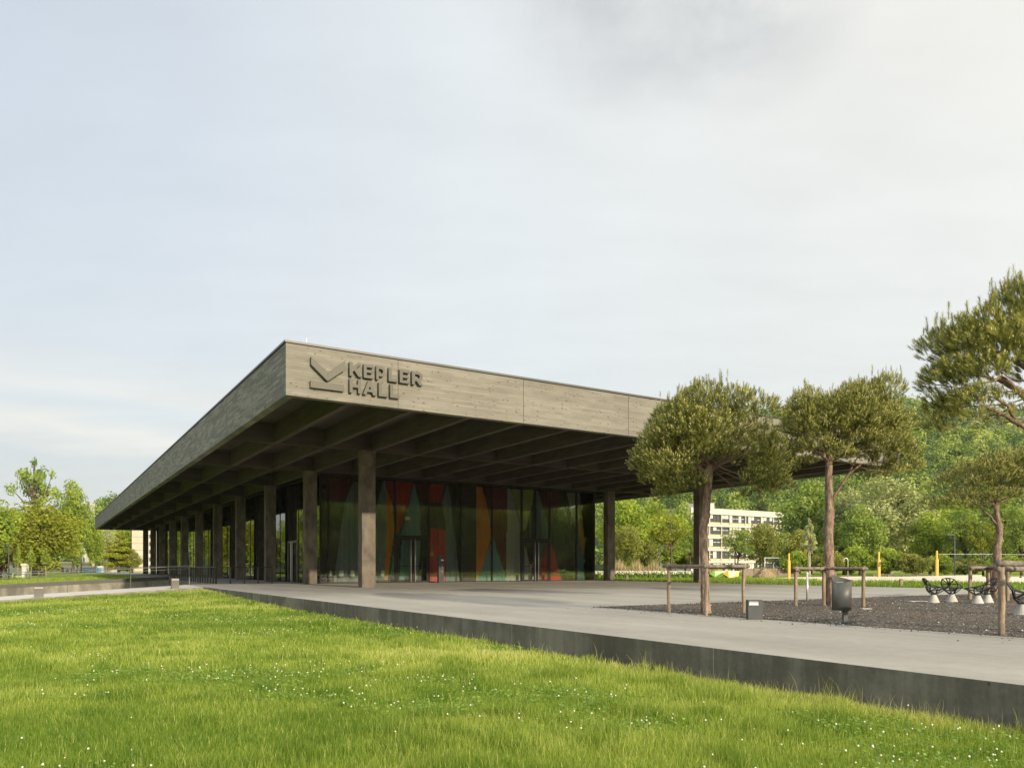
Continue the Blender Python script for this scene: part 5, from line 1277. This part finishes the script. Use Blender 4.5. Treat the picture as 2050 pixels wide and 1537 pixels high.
# out of the picture on the left: what the long glass wall mirrors
g4 = 'trees left of the view, mirrored in the long glass wall'
rr = random.Random(9)
lab4 = 'leafy tree left of the view, mirrored in the long glass wall'
for k in range(22):
    th = R(35 + k * 2.0); D = rr.uniform(105, 150); kd = rr.choice(('bright', 'bright_b', 'bright', 'olive', 'bright'))
    plant(kd, -math.sin(th) * D, math.cos(th) * D, -1.2, rr.uniform(12, 17), rr.uniform(9, 12), lab4, group=g4)
g5 = 'trees behind the viewer, mirrored in the glass front'
lab5 = 'leafy tree behind the viewer, mirrored in the glass front'
for k in range(40):
    b = 34 + k * 2.6 + rr.uniform(-1, 1); a = -104 + rr.uniform(-12, 10); p = W(b, a, -.4); kd = rr.choice(('mid', 'olive', 'bright', 'dark', 'yellowgreen'))
    plant(kd, p.x, p.y, -.4, rr.uniform(16, 21), rr.uniform(10, 13), lab5, group=g5)
for k in range(22):
    p = W(36 + k * 4.9 + rr.uniform(-1, 1), -124 + rr.uniform(-5, 5), -.4)
    plant(rr.choice(('mid', 'olive', 'dark')), p.x, p.y, -.4, rr.uniform(20, 25), rr.uniform(12, 15), lab5, group=g5)
for k in range(18):
    p = W(34 + k * 6.2 + rr.uniform(-1, 1), -112 + rr.uniform(-3, 3), -.4)
    plant(rr.choice(('shrub', 'shrub_olive')), p.x, p.y, -.4, rr.uniform(4, 6), rr.uniform(9, 12), 'bushy shrub behind the viewer, mirrored in the glass front', cat='shrub', name='shrub', group='shrubs behind the viewer, mirrored in the glass front')

# ------------------------------------------------------------------ wooded hills
def hill(name, prof, Y0, Y1, seed, spacing, label, leafn, leafs, crown, umin=-1200, umax=3300):
    """prof: ridge line as (u, v) at distance Y1; land rises from Y0"""
    rng = np.random.default_rng(seed); pu = np.array([p[0] for p in prof], float); pv = np.array([p[1] for p in prof], float)
    def zf(x, y):
        u = 1025 + F * x / y; rz = HC + (VH - np.interp(u, pu, pv)) / F * Y1 - crown * 1.1
        t = np.clip((y - Y0) / (Y1 - Y0), 0, 1); s = t * t * (3 - 2 * t) * .6 + t * .4
        n = 4.0 * np.sin(x * .021 + 1.1 * np.sin(y * .013)) * np.sin(y * .024 + .7) * np.minimum(1, t * 3) * (1 - t)
        return rz * s + n - 1.0
    us = np.linspace(umin, umax, 110); ys = np.concatenate([np.linspace(Y0, Y1, 30), [Y1 * 1.15, Y1 * 1.5]])
    Um, Ym = np.meshgrid(us, ys, indexing='ij'); X = (Um - 1025) / F * Ym; Z = zf(X, np.minimum(Ym, Y1)); Z[:, -1] = -5
    V = np.stack([X, Ym, Z], -1).reshape(-1, 3); nu, ny = len(us), len(ys)
    i, j = np.meshgrid(np.arange(nu - 1), np.arange(ny - 1), indexing='ij'); k = (i * ny + j).ravel()
    o = np_mesh(name, V, np.stack([k, k + ny, k + ny + 1, k + 1], -1), M['hillsoil']); tag(o, kind='structure')
    # crowns
    area_x = (umax - umin) / F * (Y0 + Y1) / 2; n = int(area_x * (Y1 - Y0) / spacing ** 2)
    y = np.sqrt(rng.random(n) * (Y1 ** 2 - Y0 ** 2) + Y0 ** 2); u = umin + rng.random(n) * (umax - umin)
    hidden = (u > 330) & (u < 1130); y, u = y[~hidden], u[~hidden]
    x = (u - 1025) / F * y; z = zf(x, y); n = len(x)
    r = crown * (.55 + .75 * rng.random(n)) * .5; ht = r * 2 * (.9 + .4 * rng.random(n))
    hue = np.clip(.42 + .30 * rng.normal(0, 1, n), 0, 1)
    d = rng.normal(0, 1, (n, leafn, 3)); d /= np.linalg.norm(d, axis=2)[..., None]; d[..., 2] = np.abs(d[..., 2]) * 1.0 - .15
    q = .75 + .3 * rng.random((n, leafn, 1)); lump = 1 + .22 * np.sin(d[..., :1] * 5 + x[:, None, None]) * np.sin(d[..., 1:2] * 5 + y[:, None, None])
    p = np.stack([x, y, z + ht * .45], -1)[:, None] + d * q * lump * np.stack([r, r, ht * .62], -1)[:, None]
    nr = d + rng.normal(0, .45, d.shape); nr /= np.linalg.norm(nr, axis=2)[..., None]
    t = rng.normal(0, 1, d.shape); t -= nr * (t * nr).sum(-1)[..., None]; t /= np.linalg.norm(t, axis=2)[..., None]; b = np.cross(nr, t)
    s = leafs * (.6 + .8 * rng.random((n, leafn, 1)))
    V = np.stack([p - t * s, p - b * s * .7, p + t * s, p + b * s * .7], 2).reshape(-1, 3)
    tint = np.clip(hue[:, None] + rng.normal(0, .09, (n, leafn)), 0, 1).ravel()
    o = np_mesh('hill_forest', V, np.arange(len(V)).reshape(-1, 4), LEAF['forest'], None, np.repeat(tint, 4)); tag(o, label, 'forest', kind='stuff')
M['hillsoil'] = noisy('forest_floor', (0.05, 0.075, 0.022), (0.09, 0.12, 0.035), .05, 1, 0)
hill('hill', [(-1300, 1060), (0, 1022), (120, 1016), (190, 1000), (262, 976), (420, 945), (1180, 930), (1500, 878), (1640, 858), (1800, 846), (1900, 843), (2050, 850), (2400, 880), (3400, 930)], 268, 400, 61, 4.3, 'mixed spring woodland covering the nearer slope', 95, .52, 7.2)
hill('hill', [(-1300, 1080), (0, 1050), (300, 980), (1000, 880), (1450, 820), (1545, 810), (1700, 795), (1800, 789), (1830, 793), (1900, 806), (2050, 814), (2500, 870), (3400, 960)], 470, 760, 62, 7.6, 'darker woodland on the far ridge, paled by haze', 55, 1.05, 10)

# ------------------------------------------------------------------ reeds, white flowers
def blades(rng, x, y, z, h, w, lean, seg2=True):
    n = len(x); a = rng.random(n) * 2 * PI; dx, dy = np.cos(a), np.sin(a); la = rng.random(n) * 2 * PI; ll = lean * h * rng.random(n)
    lx, ly = np.cos(la) * ll, np.sin(la) * ll
    B0_ = np.stack([x - dx * w / 2, y - dy * w / 2, z], -1); B1_ = np.stack([x + dx * w / 2, y + dy * w / 2, z], -1)
    M0 = np.stack([x - dx * w * .38 + lx * .35, y - dy * w * .38 + ly * .35, z + h * .58], -1); M1 = np.stack([x + dx * w * .38 + lx * .35, y + dy * w * .38 + ly * .35, z + h * .58], -1)
    T_ = np.stack([x + lx, y + ly, z + h * (1 - .12 * rng.random(n))], -1)
    V = np.stack([B0_, B1_, M1, M0, T_], 1).reshape(-1, 3)
    f = np.array([[0, 1, 2], [0, 2, 3], [3, 2, 4]]); Fc = (np.arange(n) * 5)[:, None, None] + f[None]
    return V, Fc.reshape(-1, 3)
def reeds():
    rng = np.random.default_rng(5); n = 2600; u = 1222 + rng.random(n) * 118; u = np.where(rng.random(n) < .25, 1390 + rng.random(n) * 55, u); Y = 84 + rng.random(n) * 8
    x = (u - 1025) / F * Y; h = (1.0 + 1.2 * rng.random(n)) * (0.65 + .5 * np.sin(u * .09) ** 2)
    V, Fc = blades(rng, x, Y, np.full(n, -.05), h, .05 + .03 * rng.random(n), .22)
    o = np_mesh('dry_reeds', V, Fc, M['reed'], None, np.repeat(rng.random(n), 5)); tag(o, 'tall straw-coloured reeds at the foot of the trees right of the hall', 'reeds', kind='stuff')
    n = 3200; u = 1185 + rng.random(n) * 215; Y = 73 + rng.random(n) * 7; x = (u - 1025) / F * Y; h = .35 + .35 * rng.random(n)
    V, Fc = blades(rng, x, Y, np.full(n, -.05), h, .16 + .1 * rng.random(n), .5)
    o = np_mesh('meadow_plants', V, Fc, M['clover'], None, np.repeat(rng.random(n), 5)); tag(o, 'low leafy plants in a long bed right of the hall', 'plants', kind='stuff')
    n = 900; u = 1185 + rng.random(n) * 212; Y = 72.5 + rng.random(n) * 7; x = (u - 1025) / F * Y; z = .42 + .25 * rng.random(n)
    base = np.array([[1, 0, 0], [-1, 0, 0], [0, 1, 0], [0, -1, 0], [0, 0, 1], [0, 0, -1]], float); r = .06 + .06 * rng.random(n)
    V = base[None] * r[:, None, None] + np.stack([x, Y, z], -1)[:, None]; fs = np.array([[0, 2, 4], [2, 1, 4], [1, 3, 4], [3, 0, 4], [2, 0, 5], [1, 2, 5], [3, 1, 5], [0, 3, 5]])
    o = np_mesh('white_blossom', V.reshape(-1, 3), ((np.arange(n) * 6)[:, None, None] + fs[None]).reshape(-1, 3), M['flower'], None, np.repeat(rng.random(n), 6)); tag(o, 'band of small white blossoms in the bed right of the hall', 'flowers', kind='stuff')
reeds()

# ------------------------------------------------------------------ lawn
def vnoise(x, y, s, seed):
    rng = np.random.default_rng(seed); T = rng.random((64, 64)); xs, ys = x / s, y / s; xi, yi = np.floor(xs).astype(int), np.floor(ys).astype(int); fx, fy = xs - xi, ys - yi
    fx, fy = fx * fx * (3 - 2 * fx), fy * fy * (3 - 2 * fy); g = lambda i, j: T[i % 64, j % 64]
    return (g(xi, yi) * (1 - fx) + g(xi + 1, yi) * fx) * (1 - fy) + (g(xi, yi + 1) * (1 - fx) + g(xi + 1, yi + 1) * fx) * fy
def patch(x, y): return .5 * vnoise(x, y, 2.1, 1) + .3 * vnoise(x, y, .8, 2) + .2 * vnoise(x, y, .3, 3)
def lawn():
    rng = np.random.default_rng(7)
    Xs, Ys, Ws = [], [], []
    for y0, y1, dens, w in ((3.2, 5, 1500, .0042), (5, 8, 3400, .0042), (8, 11, 2200, .0055), (11, 16, 1050, .0085), (16, 24, 520, .012), (24, 48, 230, .02)):
        wl, wr = .74 * y1 + 3.0, .74 * y1 + 2.5
        n = int((wl + wr) * (y1 - y0) * dens); x = -wl + rng.random(n) * (wl + wr); y = y0 + rng.random(n) * (y1 - y0)
        Xs.append(x); Ys.append(y); Ws.append(np.full(n, w))
    x, y, w = map(np.concatenate, (Xs, Ys, Ws))
    b = (x - CX) * cB[0] + (y - CY) * cB[1]; a = (x - CX) * cA[0] + (y - CY) * cA[1]
    keep = (b < -.012) & (a < 16.33) & (np.abs(x) < .74 * y + 3)
    x, y, w, b, a = x[keep], y[keep], w[keep], b[keep], a[keep]
    pn = patch(x, y); cl = np.clip((vnoise(x, y, 1.7, 21) * .6 + vnoise(x, y, .7, 22) * .4 - .60) * 5, 0, 1)      # clover patches
    kp = rng.random(len(x)) > cl * .55; x, y, w, b, a, pn, cl = x[kp], y[kp], w[kp], b[kp], a[kp], pn[kp], cl[kp]
    n = len(x); edge = np.exp(-np.abs(b) / .30)
    h = (.042 + .040 * rng.random(n) + .05 * pn) * (1 - .35 * cl); tall = rng.random(n) < (.012 + .07 * edge); h = np.where(tall, h * (1.5 + .9 * rng.random(n)), h * (1 - .3 * edge * (rng.random(n) < .4)))
    tuft = np.clip((vnoise(x, y, .42, 51) * .7 + vnoise(x, y, .17, 52) * .3 - .55) * 5, 0, 1); h = h * (1 + .75 * tuft)
    z = lawn_z(b, a) - .01
    V, Fc = blades(rng, x, y, z, h, w * (.7 + .6 * rng.random(n)) * np.where(tall, .6, 1), .55)
    tint = np.clip(.36 + .85 * (pn - .5) + .5 * (vnoise(x, y, 4.5, 44) - .5) + .19 * rng.normal(0, 1, n) + .30 * edge * rng.random(n) + .25 * tall - .15 * cl - .16 * tuft, 0, 1)
    tint = np.where(rng.random(n) < .03 + .10 * edge, .8 + .2 * rng.random(n), tint)
    o = np_mesh('grass', V, Fc, M['grass'], None, np.repeat(tint, 5)); tag(o, 'long fresh green lawn grass with paler tips', 'grass', kind='stuff')
    # far strip of meadow grass to the right of the paving
    m = 46000; bb = T_END + .05 + rng.random(m) ** 1.4 * 18; aa = -34 + rng.random(m) * 95; x2 = CX + bb * cB[0] + aa * cA[0]; y2 = CY + bb * cB[1] + aa * cA[1]
    p2 = patch(x2 * .3, y2 * .3); V, Fc = blades(rng, x2, y2, np.full(m, -.06), .13 + .16 * rng.random(m), .035 + .02 * rng.random(m), .5)
    o = np_mesh('meadow_grass', V, Fc, M['grass'], None, np.repeat(np.clip(.25 + .4 * (p2 - .5) + .12 * rng.normal(0, 1, m), 0, 1), 5)); tag(o, 'strip of meadow grass along the far edge of the paving', 'grass', kind='stuff')
    m = 26000; bb = -rng.random(m) * 40 + 1.6; aa = PIT1 + .4 + rng.random(m) ** 1.3 * 45; x2 = CX + bb * cB[0] + aa * cA[0]; y2 = CY + bb * cB[1] + aa * cA[1]
    V, Fc = blades(rng, x2, y2, ground_z(bb, aa), .10 + .12 * rng.random(m), .05 + .03 * rng.random(m), .5)
    o = np_mesh('far_lawn', V, Fc, M['grass'], None, np.repeat(np.clip(.35 + .15 * rng.normal(0, 1, m), 0, 1), 5)); tag(o, 'lawn on the far side of the sunken ramp', 'grass', kind='stuff')
    # clover leaves: small flat triplets
    m = 260000; y3 = 3.4 + rng.random(m) ** 1.7 * 24; x3 = (rng.random(m) * 2 - 1) * (.74 * y3 + 2)
    c3 = np.clip((vnoise(x3, y3, 1.7, 21) * .6 + vnoise(x3, y3, .7, 22) * .4 - .60) * 5, 0, 1)
    b3 = (x3 - CX) * cB[0] + (y3 - CY) * cB[1]; a3 = (x3 - CX) * cA[0] + (y3 - CY) * cA[1]
    kp = (rng.random(m) < c3 * .6) & (b3 < -.03) & (a3 < 16.2); x3, y3, b3, a3 = x3[kp], y3[kp], b3[kp], a3[kp]; m = len(x3)
    z3 = lawn_z(b3, a3) + .035 + .045 * rng.random(m); s = .009 + .0008 * y3
    nr = np.stack([rng.normal(0, .35, m), rng.normal(0, .35, m), np.ones(m)], -1); nr /= np.linalg.norm(nr, axis=1)[:, None]; t = rng.normal(0, 1, (m, 3)); t -= nr * (t * nr).sum(1)[:, None]; t /= np.linalg.norm(t, axis=1)[:, None]; bt = np.cross(nr, t)
    p = np.stack([x3, y3, z3], -1); s = (s * (.7 + .6 * rng.random(m)))[:, None]
    V = np.stack([p - t * s, p - bt * s, p + t * s, p + bt * s], 1).reshape(-1, 3)
    o = np_mesh('clover', V, np.arange(4 * m).reshape(-1, 4), M['clover'], None, np.repeat(rng.random(m), 4)); tag(o, 'patches of darker clover leaves in the lawn', 'clover', kind='stuff')
    # blossoms
    m = 13000; y4 = 3.6 + rng.random(m) ** 1.4 * 26; x4 = (rng.random(m) * 2 - 1) * (.74 * y4 + 2); c4 = np.clip((vnoise(x4, y4, 1.7, 21) * .6 + vnoise(x4, y4, .7, 22) * .4 - .52) * 6, 0, 1) * np.clip(vnoise(x4, y4, 2.6, 31) * 2 - .5, 0, 1)
    b4 = (x4 - CX) * cB[0] + (y4 - CY) * cB[1]; a4 = (x4 - CX) * cA[0] + (y4 - CY) * cA[1]
    kp = (rng.random(m) < c4 * .36 + .006) & (b4 < -.06) & (a4 < 16.1); x4, y4, b4, a4 = x4[kp], y4[kp], b4[kp], a4[kp]; m = len(x4)
    r = .0052 + .0035 * rng.random(m) + .0003 * y4; c = np.stack([x4, y4, lawn_z(b4, a4) + .075 + .05 * rng.random(m)], -1)
    # low-poly balls: two rings and two poles
    ring = [(math.cos(k * PI / 3), math.sin(k * PI / 3)) for k in range(6)]
    bv = np.array([[0, 0, 1]] + [[.85 * a_, .85 * b_, .5] for a_, b_ in ring] + [[.9 * a_, .9 * b_, -.35] for a_, b_ in ring] + [[0, 0, -.8]])
    fs = [[0, 1 + k, 1 + (k + 1) % 6] for k in range(6)] + [[1 + k, 7 + k, 7 + (k + 1) % 6] for k in range(6)] + [[1 + k, 7 + (k + 1) % 6, 1 + (k + 1) % 6] for k in range(6)] + [[13, 7 + (k + 1) % 6, 7 + k] for k in range(6)]
    V = bv[None] * r[:, None, None] * (.85 + .3 * rng.random((m, 14, 1))) + c[:, None]
    o = np_mesh('clover_blossom', V.reshape(-1, 3), ((np.arange(m) * 14)[:, None, None] + np.array(fs)[None]).reshape(-1, 3), M['flower'], None, np.repeat(.35 + .65 * rng.random(m), 14)); tag(o, 'white clover blossoms scattered over the lawn', 'flowers', kind='stuff')
lawn()
#==HAZE==

# ------------------------------------------------------------------ air
def haze():
    m = bpy.data.materials.new('haze'); m.use_nodes = True; nt = m.node_tree; nt.nodes.clear()
    o_ = nt.nodes.new('ShaderNodeOutputMaterial'); v = nt.nodes.new('ShaderNodeVolumePrincipled'); v.inputs['Color'].default_value = (0.92, 0.95, 1.0, 1); v.inputs['Density'].default_value = 0.00007; v.inputs['Anisotropy'].default_value = 0.2
    nt.links.new(v.outputs[0], o_.inputs['Volume'])
    o = MB().box(-1500, 1900, -450, 1900, -8, 240).build('haze', m); tag(o, 'thin pale air haze over the whole valley', 'haze', kind='stuff')
haze()
